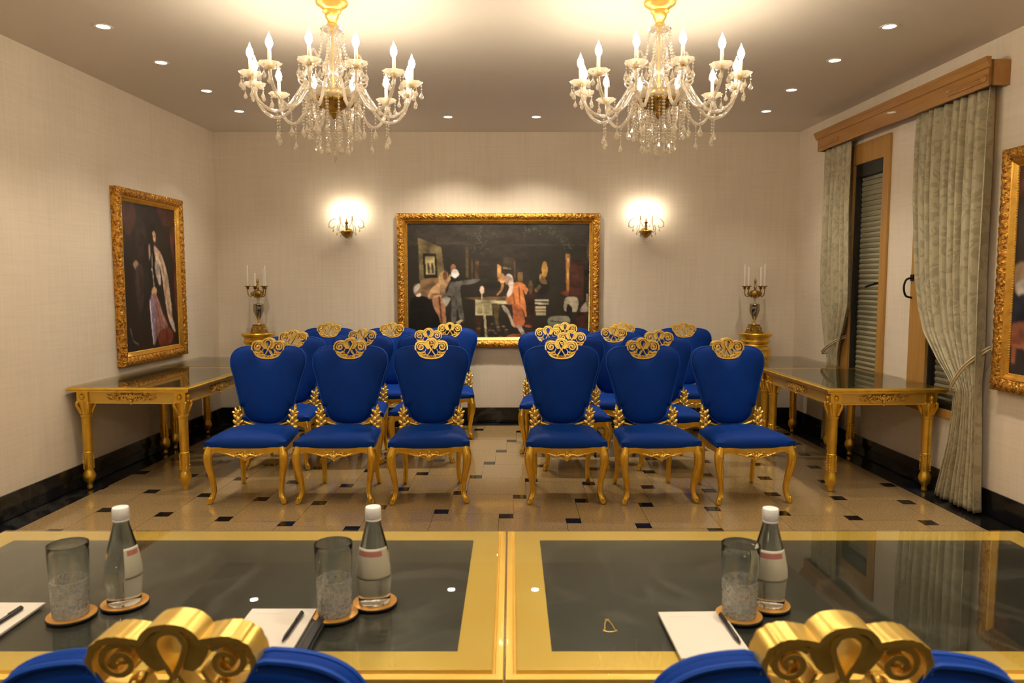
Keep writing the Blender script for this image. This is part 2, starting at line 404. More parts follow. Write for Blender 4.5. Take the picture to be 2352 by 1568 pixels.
# right wall with two window openings (wall frame: u along y, depth d outwards)
def RWp(y, d, z): return (XR(y) + d*math.cos(ANG_R), y + d*math.sin(ANG_R), z)
def rbox(mb, y0, y1, d0, d1, z0, z1):
    return mb.add([RWp(y0,d0,z0),RWp(y1,d0,z0),RWp(y1,d1,z0),RWp(y0,d1,z0),RWp(y0,d0,z1),RWp(y1,d0,z1),RWp(y1,d1,z1),RWp(y0,d1,z1)],
                  [(0,3,2,1),(4,5,6,7),(0,1,5,4),(1,2,6,5),(2,3,7,6),(3,0,4,7)])
W1 = (6.20, 6.69); W2 = (4.98, 5.50); WZ0, WZ1 = 0.62, 2.585
w = MB()
for y0_, y1_ in ((YF, W2[0]), (W2[1], W1[0]), (W1[1], YB)): rbox(w, y0_, y1_, 0, 0.22, 0, H)
for W_ in (W1, W2): rbox(w, W_[0], W_[1], 0, 0.22, 0, WZ0); rbox(w, W_[0], W_[1], 0, 0.22, WZ1, H)
struct(w, 'wall_right', WALL)
def window(name, W_, trim0, trim1, hinge):
    f = MB()
    # wooden lining boards on the wall face
    rbox(f, trim0, W_[0], -0.022, 0.0, WZ0-0.06, 2.765); rbox(f, W_[1], trim1, -0.022, 0.0, WZ0-0.06, 2.765)
    rbox(f, W_[0], W_[1], -0.018, 0.0, WZ1, 2.765); rbox(f, W_[0], W_[1], -0.022, 0.0, WZ0-0.06, WZ0)
    o = struct(f, name, WOODT, None, None, 0.003)
    d = MB(); t = 0.014
    rbox(d, W_[0], W_[0]+t, 0.0, 0.06, WZ0, WZ1); rbox(d, W_[1]-t, W_[1], 0.0, 0.07, WZ0, WZ1)
    rbox(d, W_[0]+t, W_[1]-t, 0.0, 0.06, WZ1-0.11, WZ1); rbox(d, W_[0]+t, W_[1]-t, 0.0, 0.06, WZ0, WZ0+0.03)
    d.build('sash_frame', DARKM, o, None, 0.002)
    p = MB(); rbox(p, W_[0]+t, W_[1]-t, 0.03, 0.034, WZ0+0.03, WZ1-0.11); p.build('window_pane', PANE, o, None)
    s = MB(); z = WZ0+0.03
    while z < WZ1-0.13:
        y0_, y1_ = W_[0]+t, W_[1]-t
        k = s.mark()
        s.add([RWp(y0_,0.060,z),RWp(y1_,0.060,z),RWp(y1_,0.052,z+0.022),RWp(y0_,0.052,z+0.022),RWp(y1_,0.060,z+0.041),RWp(y0_,0.060,z+0.041),RWp(y0_,0.072,z),RWp(y1_,0.072,z),RWp(y1_,0.072,z+0.041),RWp(y0_,0.072,z+0.041)],
              [(0,1,2,3),(3,2,4,5),(0,6,7,1),(5,4,8,9),(6,9,8,7),(0,3,5,9,6),(1,7,8,4,2)])
        z += 0.046
    rbox(s, W_[0]+t, W_[1]-t, 0.074, 0.082, WZ0, WZ1)
    s.build('roller_shutter', BLIND, o, 30)
    return o
win1 = window('window_1', W1, 6.105, 6.81, 0)
win2 = window('window_2', W2, 4.88, 5.725, 0)
h = MB(); h.tube([RWp(6.20,-0.03,1.53), RWp(6.26,-0.055,1.515), RWp(6.33,-0.06,1.50)], 0.010, 8); h.tube([RWp(6.22,0.0,1.53), RWp(6.22,-0.05,1.53)], 0.009, 8)
h.build('window_handle', IRON, win1)
h = MB(); h.tube(crom([RWp(5.70,-0.02,1.575), RWp(5.71,-0.065,1.56), RWp(5.715,-0.08,1.50), RWp(5.71,-0.065,1.435), RWp(5.70,-0.02,1.42)], 5), 0.008, 8)
rbox(h, 5.68, 5.72, -0.03, -0.022, 1.55, 1.60)
h.build('window_handle', IRON, win2)
# baseboards
BBH = 0.169
m_ = MB(); m_.box(XL(YB)+0.016, XR(YB)-0.016, YB-0.018, YB, 0, BBH); struct(m_, 'baseboard_back', BLACKM, None, None, 0.004)
m_ = MB(); m_.add([(XL(YF),YF,0),(XL(YF)+0.016,YF,0),(XL(YB)+0.016,YB,0),(XL(YB),YB,0),(XL(YF),YF,BBH),(XL(YF)+0.016,YF,BBH),(XL(YB)+0.016,YB,BBH),(XL(YB),YB,BBH)], [(0,3,2,1),(4,5,6,7),(0,1,5,4),(1,2,6,5),(2,3,7,6),(3,0,4,7)])
struct(m_, 'baseboard_left', BLACKM, None, None, 0.004)
m_ = MB(); rbox(m_, YF, YB, -0.016, 0, 0, BBH); struct(m_, 'baseboard_right', BLACKM, None, None, 0.004)

# ------------------------------------------------------------------ chair
def make_chair(label):
    t = thing('velvet_chair', label, 'chair', group='blue velvet and gold chairs')
    lean = 0.17
    def by(z): return 0.205 + (z-0.476)*lean
    half = [(0,.476),(.05,.478),(.09,.486),(.125,.503),(.152,.530),(.168,.562),(.173,.588),(.180,.602),(.194,.606),(.205,.617),(.209,.645),(.231,.727),(.257,.823),(.2825,.905),(.286,.945),(.280,.985),(.258,1.020),(.222,1.043),(.178,1.054),(.140,1.0575)]
    half = [p for p in crom(half, 3)] + [(.128,1.0545),(.119,1.037),(.1105,1.019),(.099,1.004),(.086,.990),(.069,.980),(.051,.9735),(.026,.969)]
    outline = half + [(0, .968)] + [(-x, z) for x, z in half[::-1][:-1]]
    # back cushion: rings shrinking towards its middle, puffed in front, flatter behind
    bm_ = MB(); cz = 0.80; n = len(outline); vs = []
    prof = [(0.0, 0.030), (0.35, 0.030), (0.70, 0.028), (0.88, 0.025), (0.955, 0.018), (0.99, 0.006), (1.0, -0.004), (0.985, -0.018), (0.94, -0.031), (0.85, -0.043), (0.65, -0.053), (0.3, -0.058), (0.0, -0.059)]
    rings = []
    so = np.array(outline)
    for _ in range(140): so = 0.5*so + 0.25*(np.roll(so, 1, 0) + np.roll(so, -1, 0))
    so = np.array([0, cz]) + (so - np.array([0, cz]))*np.array([1.03, 1.03])
    for s_, d in prof:
        wgt = min(1, max(0, (s_-0.62)/0.30)); wgt = wgt*wgt*(3-2*wgt)
        rg = so*(1-wgt) + np.array(outline)*wgt
        rings.append([(x*s_, by(cz+(z-cz)*s_)+d, cz+(z-cz)*s_) for x, z in rg])
    fs = []
    for r_ in rings: vs += r_
    for k in range(len(rings)-1):
        for i in range(n):
            j = (i+1) % n; fs.append((k*n+i, k*n+j, (k+1)*n+j, (k+1)*n+i))
    bm_.add(vs, fs)
    back = bm_.build('backrest', VELVET, t, 60)
    pp = MB(); pp.tube([(x*0.992, by(z)-0.015, cz+(z-cz)*0.992) for x, z in outline], 0.0055, 6, True)
    pp.tube([(x*0.985, by(z)+0.016, cz+(z-cz)*0.985) for x, z in outline], 0.005, 6, True)
    pp.build('piping', PIPING, back)
    # seat cushion
    sm = MB(); NU, NV = 18, 18; vs = []; fs = []
    def half_w(y): return 0.281 + (0.236-0.281)*(y+0.27)/0.48
    for j in range(NV+1):
        v = -1 + 2*j/NV; 
        for i in range(NU+1):
            u = -1 + 2*i/NU
            y = -0.03 + 0.24*v; y -= 0.012*(1-u*u)*max(0, -v)
            x = u*half_w(y)
            dome = ((1-abs(u)**3.2)*(1-abs(v)**3.2))**0.5
            vs.append((x, y, 0.441 + 0.052*dome))
    for j in range(NV):
        for i in range(NU): q = j*(NU+1)+i; fs.append((q, q+1, q+NU+2, q+NU+1))
    edge = [i for i in range(NU+1)] + [j*(NU+1)+NU for j in range(1, NV+1)] + [NV*(NU+1)+i for i in range(NU-1, -1, -1)] + [j*(NU+1) for j in range(NV-1, 0, -1)]
    o_ = len(vs)
    for e in edge: vs.append((vs[e][0]*1.006, vs[e][1]*1.004, 0.410))
    o2 = len(vs)
    for e in edge: vs.append((vs[e][0]*0.985, vs[e][1]*0.985, 0.396))
    ne = len(edge)
    for k in range(ne):
        l = (k+1) % ne; fs.append((edge[l], edge[k], o_+k, o_+l)); fs.append((o_+l, o_+k, o2+k, o2+l))
    fs.append(tuple(o2+k for k in range(ne)))
    sm.add(vs, fs); sm.build('seat', VELVET, t, 50)
    # seat rails: shaped front apron, plain sides and back
    ap = MB()
    low = [(-.262,.335),(-.235,.352),(-.205,.366),(-.17,.362),(-.135,.350),(-.10,.343),(-.07,.338),(-.045,.330),(-.02,.316),(0,.309)]
    low = low + [(-x, z) for x, z in low[::-1][1:]]
    poly = [(-.276,.40)] + crom(low, 3) + [(.276,.40)]
    mpf = lambda u, v, d: (u, -0.268+d, v)
    ap.plate(poly, 0.0, 0.028, mpf)
    ap.band([(-.285,.398),(.285,.398)], 0.012, -0.008, 0.03, mpf)
    lp = crom([(x, z+0.004) for x, z in low], 3); ap.band(lp, 0.007, -0.004, 0.004, mpf)
    for sx in (-1, 1):
        ap.plate([(-.26,.335),(-.22,.362),(-.12,.355),(0,.345),(.1,.355),(.2,.36),(.21,.40),(-.26,.40)], 0, 0.024, lambda u, v, d, sx=sx: (sx*(half_w(u)-0.004-d), u, v))
        ap.band([(-.262,.398),(.215,.398)], 0.010, -0.006, 0.02, lambda u, v, d, sx=sx: (sx*(half_w(u)-d), u, v))
    ap.plate([(-.225,.345),(.225,.345),(.225,.40),(-.225,.40)], 0.19, 0.215, lambda u, v, d: (u, d, v))
    apron = ap.build('seat_rail', GOLD, t, 35)
    cv = MB()
    for sx in (-1, 1):
        cv.tube([(sx*u, -0.277, v) for u, v in crom([(.008,.335),(.03,.352),(.052,.350),(.075,.342),(.105,.352),(.135,.362)], 4)], [0.0085]*9+[0.007]*8+[0.0045]*4, 6)
        cv.tube([(sx*u, -0.275, v) for u, v in spiral(.048, .358, .017, .004, -1.2, 1.2, 14)], 0.006, 6)
        cv.tube([(sx*u, -0.275, v) for u, v in crom([(.01,.322),(.03,.334),(.055,.338),(.085,.350)], 4)], 0.0058, 6)
        cv.ball((sx*.018,-.275,.350), (.010,.006,.014), 8, 5, Matrix.Rotation(sx*0.6, 3, 'Y'))
    cv.ball((0,-.277,.335), (.014,.010,.020), 8, 6); cv.ball((0,-.274,.366), (.008,.006,.011), 8, 6); cv.ball((0,-.274,.312), (.008,.006,.008), 8, 6)
    cv.build('rail_carving', GOLDL, apron, 60)
    # legs
    for sx in (-1, 1):
        lg = MB(); path = crom([(.250,-.250,.402),(.257,-.257,.370),(.263,-.264,.330),(.261,-.262,.280),(.250,-.252,.215),(.239,-.243,.150),(.234,-.240,.095),(.242,-.250,.050),(.256,-.260,.020),(.260,-.263,.002)], 3)
        rad = np.interp([p[2] for p in path], [0.0,.012,.03,.06,.10,.16,.24,.30,.34,.40], [.016,.020,.0215,.0175,.0178,.0205,.025,.030,.032,.028])
        lg.tube([(sx*x, y, z) for x, y, z in path], list(rad), 10)
        # carved knee leaf, raised edge down the shin and the scrolled toe
        lg.tube([(sx*(x+.010), y-rad[k]*0.95, z) for k, (x, y, z) in enumerate(path) if .05 < z < .36], 0.0042, 6)
        lg.tube([(sx*(x-.011), y-rad[k]*0.93, z) for k, (x, y, z) in enumerate(path) if .05 < z < .36], 0.0042, 6)
        lg.ball((sx*.264,-.287,.338), (.012,.007,.026), 8, 6); lg.ball((sx*.256,-.276,.036), (.010,.008,.016), 8, 6)
        lg.build('leg', GOLD, t, 60)
    for sx in (-1, 1):
        lg = MB(); path = crom([(.218,.195,.402),(.214,.205,.33),(.205,.214,.24),(.200,.222,.15),(.203,.240,.07),(.210,.262,.015),(.212,.267,.002)], 3)
        rad = np.interp([p[2] for p in path], [0,.012,.04,.1,.2,.3,.4], [.014,.018,.018,.017,.019,.023,.026])
        lg.tube([(sx*x, y, z) for x, y, z in path], list(rad), 10); lg.build('leg', GOLD, t, 60)
    # carved leaf brackets between seat and back, and the rail under the back
    for sx in (-1, 1):
        lb = MB(); r2 = random.Random(3)
        lb.tube([(sx*.205,.19,.40),(sx*.212,.20,.48),(sx*.208,.222,.56),(sx*.205,.232,.62)], [.020,.017,.016,.014], 8)
        for k, (x, z, w_, l_, an) in enumerate([(.190,.450,.016,.030,1.0),(.226,.452,.016,.030,-.9),(.206,.470,.017,.034,.1),(.184,.492,.012,.030,.7),(.232,.492,.013,.032,-.75),(.208,.512,.016,.034,-.15),(.190,.535,.011,.028,.6),(.230,.536,.012,.030,-.6),(.212,.560,.014,.032,.2),(.194,.578,.009,.022,.5),(.226,.584,.010,.026,-.5),(.240,.566,.008,.022,-1.1),(.208,.432,.030,.018,0)]):
            lb.ball((sx*(x-.006), .166+0.12*(z-.44)-.006*(k % 2), z), (w_*1.15, .017, l_*0.85), 8, 6, Matrix.Rotation(-sx*an, 3, 'Y'))
        lb.tube([(sx*u, .168+0.12*(v-.44), v) for u, v in crom([(.185,.430),(.200,.45),(.212,.48),(.202,.52),(.214,.56),(.226,.588)], 4)], 0.0055, 6)
        lb.build('leaf_bracket', GOLDL, t, 60)
    lr = MB(); lr.tube([(u, .205+0.05*(v-.45), v) for u, v in crom([(-.20,.492),(-.15,.478),(-.09,.463),(0,.455),(.09,.463),(.15,.478),(.20,.492)], 4)], 0.013, 8)
    lr.build('lower_rail', GOLD, t, 60)
    # pierced crest
    cr = MB(); yc = by(1.04)-0.006
    mpc = lambda u, v, d: (u, yc + d + v*lean, 1.040 + v)
    rim = [(0,-.0745),(.05,-.069),(.088,-.050),(.113,-.022),(.121,.006),(.1165,.031),(.102,.047),(.082,.053),(.060,.051),(.043,.048),(.036,.058),(.022,.0695),(0,.0735)]
    rim = crom(rim, 5); full = rim[:-1] + [(-x, z) for x, z in rim[::-1]][:-1]
    nr = len(full)
    out = []
    for k, (x, z) in enumerate(full):
        rp = 1 + (0.012*math.sin(abs(x)*520) if z > 0.025 and abs(x) > 0.04 else 0)
        out.append((x*rp, z*rp))
    cr.band(out, 0.011, -0.030, 0.026, mpc, True)
    tear = crom([(0,.0635),(.016,.0570),(.022,.042),(.0165,.022),(.008,.004),(0,-.012),(-.008,.004),(-.0165,.022),(-.022,.042),(-.016,.0570)], 4, True)
    cr.band(tear, 0.0085, -0.028, 0.024, mpc, True)
    for sx in (-1, 1):
        S = lambda pts, sx=sx: [(sx*u, v) for u, v in pts]
        cr.plate(S([(.020,.060),(.034,.052),(.048,.046),(.056,.036),(.050,.020),(.040,.004),(.028,-.006),(.012,-.002),(.018,.016),(.023,.040)]), -0.016, 0.018, mpc)
        cr.band(S(spiral(.079,.012,.031,.007,2.4,-1.55,26)), 0.0095, -0.019, 0.021, mpc)
        k = cr.mark(); cr.ball((sx*.079, yc, 1.053), (.013,.020,.013), 10, 6)
        cr.band(S(crom([(.002,-.010),(.016,-.034),(.028,-.052),(.034,-.068)], 4)), 0.007, -0.016, 0.018, mpc)
        cr.band(S(crom([(.040,-.004),(.052,-.026),(.074,-.036),(.108,-.026)], 4)), [0.006]*6+[0.009]*7, -0.016, 0.018, mpc)
        cr.band(S(crom([(.030,-.052),(.050,-.048),(.070,-.050),(.092,-.044)], 4)), 0.007, -0.014, 0.016, mpc)
        cr.band(S(crom([(.052,-.026),(.046,-.040),(.052,-.055)], 4)), 0.006, -0.014, 0.016, mpc)
        cr.ball((sx*.020, yc-.006-.065*lean, 1.040-.060), (.011,.020,.009), 8, 6)
        cr.ball((sx*.066, yc+.0-.012*lean, 1.040-.026), (.010,.018,.007), 8, 6)
    cr.ball((0, yc-.066*lean, 1.040-.062), (.010,.022,.010), 8, 6)
    cr.build('crest', GOLDL, t, 40, 0.0016)
    return t
chair = make_chair('')
CH = [  # x, y, rotation, label
 (-1.847, 5.24, 0.5, 'front row blue velvet chair nearest the left gilt side table'),
 (-1.229, 5.24, -0.5, 'front row blue velvet chair in the middle of the left-hand three'),
 (-0.590, 5.24, 4.0, 'front row blue velvet chair on the left of the aisle'),
 (0.381, 5.24, 0.5, 'front row blue velvet chair on the right of the aisle'),
 (1.020, 5.24, 4.5, 'front row blue velvet chair in the middle of the right-hand three'),
 (1.668, 5.24, 5.5, 'front row blue velvet chair nearest the right gilt side table'),
 (-1.934, 6.16, 0, 'second row blue velvet chair just behind the leftmost front row chair'),
 (-1.362, 6.36, 0, 'second row blue velvet chair just behind the middle front chair of the left block'),
 (-0.764, 6.40, 0, 'second row blue velvet chair half hidden behind the left aisle front chair'),
 (-1.911, 7.34, 0, 'back row blue velvet chair below the left wall lamp, outer left end'),
 (-1.251, 7.34, 0, 'back row blue velvet chair in front of the left edge of the large painting'),
 (-0.646, 7.34, 0, 'back row blue velvet chair on the left of the aisle before the large painting'),
 (0.531, 6.14, 0, 'second row blue velvet chair right behind the right aisle front chair'),
 (1.302, 6.14, 0, 'second row blue velvet chair behind the gap between middle and outer right front chairs'),
 (0.352, 6.73, 0, 'third row blue velvet chair showing its left edge and leg along the aisle'),
 (0.985, 6.73, 0, 'third row blue velvet chair behind the middle front chair of the right block'),
 (0.560, 7.34, 0, 'back row blue velvet chair before the lower right part of the large painting'),
 (1.165, 7.34, 0, 'back row blue velvet chair just right of the large painting frame'),
 (1.806, 7.34, 0, 'back row blue velvet chair at the outer right end near the gilt pedestal'),
 (-0.486, 1.300, 180.8, 'close blue velvet chair seen from behind at the left conference table'),
 (0.474, 1.292, 179.5, 'close blue velvet chair seen from behind at the right conference table'),
]
for k, (x, y, rz, lab) in enumerate(CH):
    if k == 0: chair.location = (x, y, 0); chair.rotation_euler = (0, 0, R(rz)); chair['label'] = lab
    else:
        c = copy_thing(chair, (x, y, 0), R(rz), lab)
        if y < 2: c.scale = (0.96, 0.96, 0.96)

# ------------------------------------------------------------------ gilt carving used on the table aprons
def carving(mb, mp, s=1.0):
    def P(pts): return [mp(u*s, v*s, -0.006) for u, v in pts]
    for sx in (-1, 1):
        mb.tube(P([(sx*u, v) for u, v in crom([(.015,-.01),(.05,.018),(.085,.006),(.12,-.012),(.155,.006),(.185,.016)], 5)]), [0.0085*s]*12+[0.006*s]*10+[0.004*s]*4, 6)
        mb.tube(P([(sx*u, v) for u, v in spiral(.055,-.002,.020,.005,1.2,-1.3,14)]), 0.005*s, 6)
        mb.tube(P([(sx*u, v) for u, v in spiral(.118,.012,.017,.004,3.6,1.3,14)]), 0.0045*s, 6)
        mb.tube(P([(sx*u, v) for u, v in crom([(.13,-.016),(.15,-.024),(.17,-.012),(.178,0)], 4)]), 0.004*s, 6)
        for u, v, an in ((.028,.014,.5),(.036,-.018,1.0),(.078,.016,.4),(.098,-.016,.9),(.142,.004,1.2)):
            c = mp(sx*u*s, v*s, -0.006); mb.ball(c, (.0085*s,.0085*s,.0115*s), 8, 5)
    for u, v, r in ((0,.018,.013),(0,-.004,.015),(0,-.03,.012),(.014,.006,.010),(-.014,.006,.010),(0,-.05,.008)):
        mb.ball(mp(u*s, v*s, -0.006), r*s, 8, 6)

def column_leg(mb, x, y, z_top, r=0.033):
    """turned column leg: ball foot, bead strips, flared leaf capital"""
    mb.lathe([(.017,0),(.021,.006),(.021,.02),(.017,.032),(.022,.042),(.036,.062),(.0445,.088),(.044,.108),(.034,.135),(r*0.92,.15),(r*0.93,.152),(r*0.93,.275),(r*1.04,.277),(r*1.04,.282),(r*0.95,.285),
              (r,.30),(r*1.04,.50),(r*1.06,.545),(r*1.25,.548),(r*1.25,.562),(r*1.02,.565),(r*1.15,.60),(r*1.45,.635),(r*1.6,z_top)], (x, y, 0), 20)
    for k in range(4):
        an = PI/4 + PI/2*k
        for q in range(10): mb.ball((x+math.cos(an)*r*1.03, y+math.sin(an)*r*1.03, .155+q*.0125), .0055, 6, 4)
        cx, cy = math.cos(an), math.sin(an)
        mb.tube([(x+cx*(r*1.05), y+cy*(r*1.05), .57),(x+cx*(r*1.35), y+cy*(r*1.35), .60),(x+cx*(r*1.85), y+cy*(r*1.85), .635),(x+cx*(r*1.95), y+cy*(r*1.95), .66)], [.009,.012,.011,.007], 6)
        mb.ball((x+cx*r*1.75, y+cy*r*1.75, .655), (.012,.012,.014), 8, 6)

def side_table(name, W_, L_, loc, rz, label, drop_leg=None):
    """local frame: x 0..W_, y 0..L_; the open corner nearest the camera at the origin"""
    t = thing(name, label, 'table', loc, rz, 'gilt side tables along the walls')
    ZT = 0.774
    f = MB()
    # moulded top frame: four mitred lengths swept round the rectangle
    prof = [(0.0,.742),(0.0,.752),(-.006,.757),(-.006,.768),(.006,ZT),(.055,ZT),(.055,.752),(.03,.745)]
    corners = [(0,0,1,1),(W_,0,-1,1),(W_,L_,-1,-1),(0,L_,1,-1)]
    ring = [[(cx+sx*u, cy+sy*u, z) for u, z in prof] for cx, cy, sx, sy in corners]
    n = len(prof); vs = [p for r_ in ring for p in r_]; fs = []
    for i in range(4):
        j = (i+1) % 4
        for k in range(n): l = (k+1) % n; fs.append((i*n+k, i*n+l, j*n+l, j*n+k))
    f.add(vs, fs)
    f.build('top_frame', GOLD, t, 30)
    MB().box(.05, W_-.05, .05, L_-.05, .750, .770).build('inset_panel', OLIVE, t, None)
    gl = MB().box(.004, W_-.004, .004, L_-.004, ZT, .780); gl.build('glass_top', TGLASS, t, None)
    i0 = 0.045
    for nm, mp, L in (('front', lambda u, v, d: (u, i0+d, v), W_), ('back', lambda u, v, d: (u, L_-i0-d, v), W_), ('left', lambda u, v, d: (i0+d, u, v), L_), ('right', lambda u, v, d: (W_-i0-d, u, v), L_)):
        A = MB(); A.plate([(i0+.06,.650),(L-i0-.06,.650),(L-i0-.06,.745),(i0+.06,.745)], 0.008, 0.03, mp)
        A.band([(i0+.06,.655),(L-i0-.06,.655)], .010, 0.0, 0.012, mp); A.band([(i0+.06,.738),(L-i0-.06,.738)], .008, 0.002, 0.012, mp)
        ap_ = A.build('apron', GOLDP, t, 30)
        c = MB(); carving(c, lambda u, v, d, mp=mp, L=L: mp(L/2+u, .700+v, d+.004), 1.0); c.build('apron_carving', GOLDL, ap_, 60)
    q = i0+.038
    for (x, y) in ((q,q),(W_-q,q),(q,L_-q),(W_-q,L_-q)):
        l_ = MB(); column_leg(l_, x, y, 0.662); l_.box(x-.042, x+.042, y-.042, y+.042, .655, .745)
        for dx, dy in ((0,-1),(0,1),(-1,0),(1,0)):
            l_.ball((x+dx*.043, y+dy*.043, .70), (.018,.018,.024), 8, 6); l_.ball((x+dx*.043, y+dy*.043, .665), (.010,.010,.016), 8, 6)
        l_.build('leg', GOLD, t, 50)
    return t
# left side: tables' long outer side along the left wall (rotated with it)
yl = 5.28
st_l = side_table('side_table', 0.895, 1.285, (XL(yl)+0.020, yl, 0), -ANG_L, 'gilt glass-topped side table below the framed portrait, nearer of the left pair')
side_table('side_table', 0.895, 0.84, (XL(yl+1.30)+0.020, yl+1.30, 0), -ANG_L, 'gilt glass-topped side table in the back left corner, behind its longer twin')
side_table('side_table', 0.872, 1.285, (2.276, 5.195, 0), ANG_R, 'gilt glass-topped side table in front of the right windows, nearer of the right pair')
side_table('side_table', 0.765, 0.96, (2.234, 6.50, 0), ANG_R, 'gilt glass-topped side table in the back right corner by the pedestal')

# ------------------------------------------------------------------ conference tables
def conference_table(x0_, x1_, label):
    y0_, y1_ = 1.392, 2.240; W_, D_ = x1_-x0_, y1_-y0_
    t = thing('conference_table', label, 'table', (x0_, y0_, 0), 0, 'conference tables')
    f = MB(); zt = 0.769; bw = 0.092
    prof = [(0.012,.690),(0.0,.697),(0.0,.735),(-.005,.741),(-.005,.762),(.004,zt-.004),(.010,zt-.004),(.012,zt-.008),(.016,zt-.008),(.018,zt),(bw,zt),(bw,zt-.03),(.03,.690)]
    corners = [(0,0,1,1),(W_,0,-1,1),(W_,D_,-1,-1),(0,D_,1,-1)]
    ring = [[(cx+sx*u, cy+sy*u, z) for u, z in prof] for cx, cy, sx, sy in corners]
    n = len(prof); vs = [p for r_ in ring for p in r_]; fs = []
    for i in range(4):
        j = (i+1) % 4
        for k in range(n): l = (k+1) % n; fs.append((i*n+k, i*n+l, j*n+l, j*n+k))
    f.add(vs, fs); f.build('top_frame', GOLDP, t, 30)
    MB().box(bw, W_-bw, bw, D_-bw, zt-.025, zt-.001).build('marble_panel', TABM, t, None)
    MB().box(.018, W_-.018, .018, D_-.018, zt+.0005, TT).build('glass_top', TGLASS, t, None, 0.001)
    for k, (a0_, b0_, a1_, b1_) in enumerate(((.07,.05,W_-.07,.075),(.07,D_-.075,W_-.07,D_-.05),(.05,.07,.075,D_-.07),(W_-.075,.07,W_-.05,D_-.07))):
        MB().box(a0_, a1_, b0_, b1_, .60, .695).build('apron', GOLDP, t, None, 0.003)
    for (x, y) in ((.085,.085),(W_-.085,.085),(.085,D_-.085),(W_-.085,D_-.085)):
        l_ = MB(); column_leg(l_, x, y, 0.662, 0.036); l_.box(x-.045, x+.045, y-.045, y+.045, .60, .692); l_.build('leg', GOLD, t, 50)
    return t
conference_table(-1.597, -0.0225, 'gold-edged dark marble conference table, left one of the two in front')
conference_table(-0.0070, 1.600, 'gold-edged dark marble conference table, right one of the two in front')

# ------------------------------------------------------------------ things on the conference tables
def coaster(x, y, label):
    t = thing('coaster', label, 'coaster', (x, y, TT+.0002), 0, 'round gold coasters')
    MB().lathe([(.050,0),(.0535,.001),(.0535,.004),(.052,.005)], (0,0,0), 40).build('coaster_base', RUBBER, t, 40)
    MB().lathe([(.052,.0042),(.0525,.0055),(.050,.0062)], (0,0,0), 40).build('coaster_top', COAST, t, 40)
    return t
CT = TT + .0066
def tumbler(x, y, label):
    t = thing('tumbler', label, 'glass', (x, y, CT), 0, 'cut glass tumblers')
    up = MB().lathe([(.0405,.085),(.0432,.150),(.0437,.166),(.0432,.1675),(.0410,.1675),(.0403,.164),(.0385,.085)], (0,0,0), 40, cap=False)
    n = 40; up.add([], [])
    up.f += [[6*n+i, 6*n+(i+1) % n, (i+1) % n, i] for i in range(n)]; up.m += [0]*n
    b = MB().lathe([(.0355,0),(.0378,.002),(.0383,.012),(.0405,.0846)], (0,0,0), 40, cap=False)
    k = b.mark(); b.lathe([(.0368,.0846),(.0345,.022),(.030,.0165),(.0006,.015)], (0,0,0), 40, cap=False)
    b.f += [[3*n+i, 3*n+(i+1) % n, k+(i+1) % n, k+i] for i in range(n)] + [list(range(n)), [k+3*n+i for i in range(n)]]; b.m += [0]*(n+2)
    b.build('cut_base', CUTGL, t, 40); up.build('rim', DRINK, t, 40)
    return t
def bottle(x, y, label, lab_ang, lab_w, tilt=0):
    t = thing('water_bottle', label, 'bottle', (x, y, CT), 0, 'glass water bottles')
    prof = crom([(.033,0),(.0375,.003),(.0385,.020),(.0405,.045),(.0418,.068),(.0405,.092),(.0362,.118),(.0300,.146),(.0232,.172),(.0185,.190),(.0165,.200),(.0160,.207)], 3)
    MB().lathe(prof, (0,0,0), 40).build('bottle_body', BOTTLE, t, 60)
    MB().lathe([(.0172,.2000),(.0185,.2012),(.0185,.2048),(.0172,.2052)], (0,0,0), 32).build('cap_ring', WHITEP, t, 40)
    c = MB().lathe([(.0180,.2060),(.0188,.2072),(.0188,.2300),(.0176,.2330),(.006,.2336)], (0,0,0), 48, wave=lambda a, k, r: r*(1+0.012*math.sin(a*24)) if k in (1, 2) else r)
    c.build('screw_cap', WHITEP, t, 40)
    lb = MB(); zs = [.068,.074,.08,.086,.092,.098,.104,.110,.116,.122,.128,.134,.140]
    rz = lambda z: float(np.interp(z, [p[1] for p in prof], [p[0] for p in prof])) + .0009
    m = 20
    for ki, z in enumerate(zs):
        for i in range(m+1):
            an = lab_ang - lab_w/2 + lab_w*i/m; lb.v.append((rz(z)*math.cos(an), rz(z)*math.sin(an), z))
    for k in range(len(zs)-1):
        for i in range(m):
            q = k*(m+1)+i; lb.f.append([q, q+1, q+m+2, q+m+1]); lb.m.append(1 if k in (9, 10) and 2 < i < m-4 else 0)
    o = lb.build('bottle_label', [LABELP, LABELR], t, 60)
    md = o.modifiers.new('thick', 'SOLIDIFY'); md.thickness = 0.0004; md.offset = 1
    return t
coaster(-1.021, 1.635, 'round gold coaster under the tumbler at the far left'); tumbler(-1.021, 1.632, 'cut glass tumbler at the far left beside the cut-off notepad')
coaster(-0.932, 1.700, 'round gold coaster under the leftmost water bottle'); bottle(-0.930, 1.695, 'water bottle at far left with its pale label turned to the right', R(-20), R(75))
coaster(-0.411, 1.640, 'round gold coaster under the tumbler by the middle notepad'); tumbler(-0.411, 1.637, 'cut glass tumbler beside the middle notepad and black folder')
coaster(-0.330, 1.703, 'round gold coaster under the middle water bottle'); bottle(-0.330, 1.699, 'water bottle with red-topped label facing the camera, middle of the three', R(-97), R(165))
coaster(0.527, 1.634, 'round gold coaster under the tumbler on the right table'); tumbler(0.527, 1.631, 'cut glass tumbler on the right table, hiding part of a bottle')
coaster(0.613, 1.690, 'round gold coaster under the water bottle on the right table'); bottle(0.613, 1.687, 'water bottle on the right table partly behind its tumbler', R(-100), R(150))

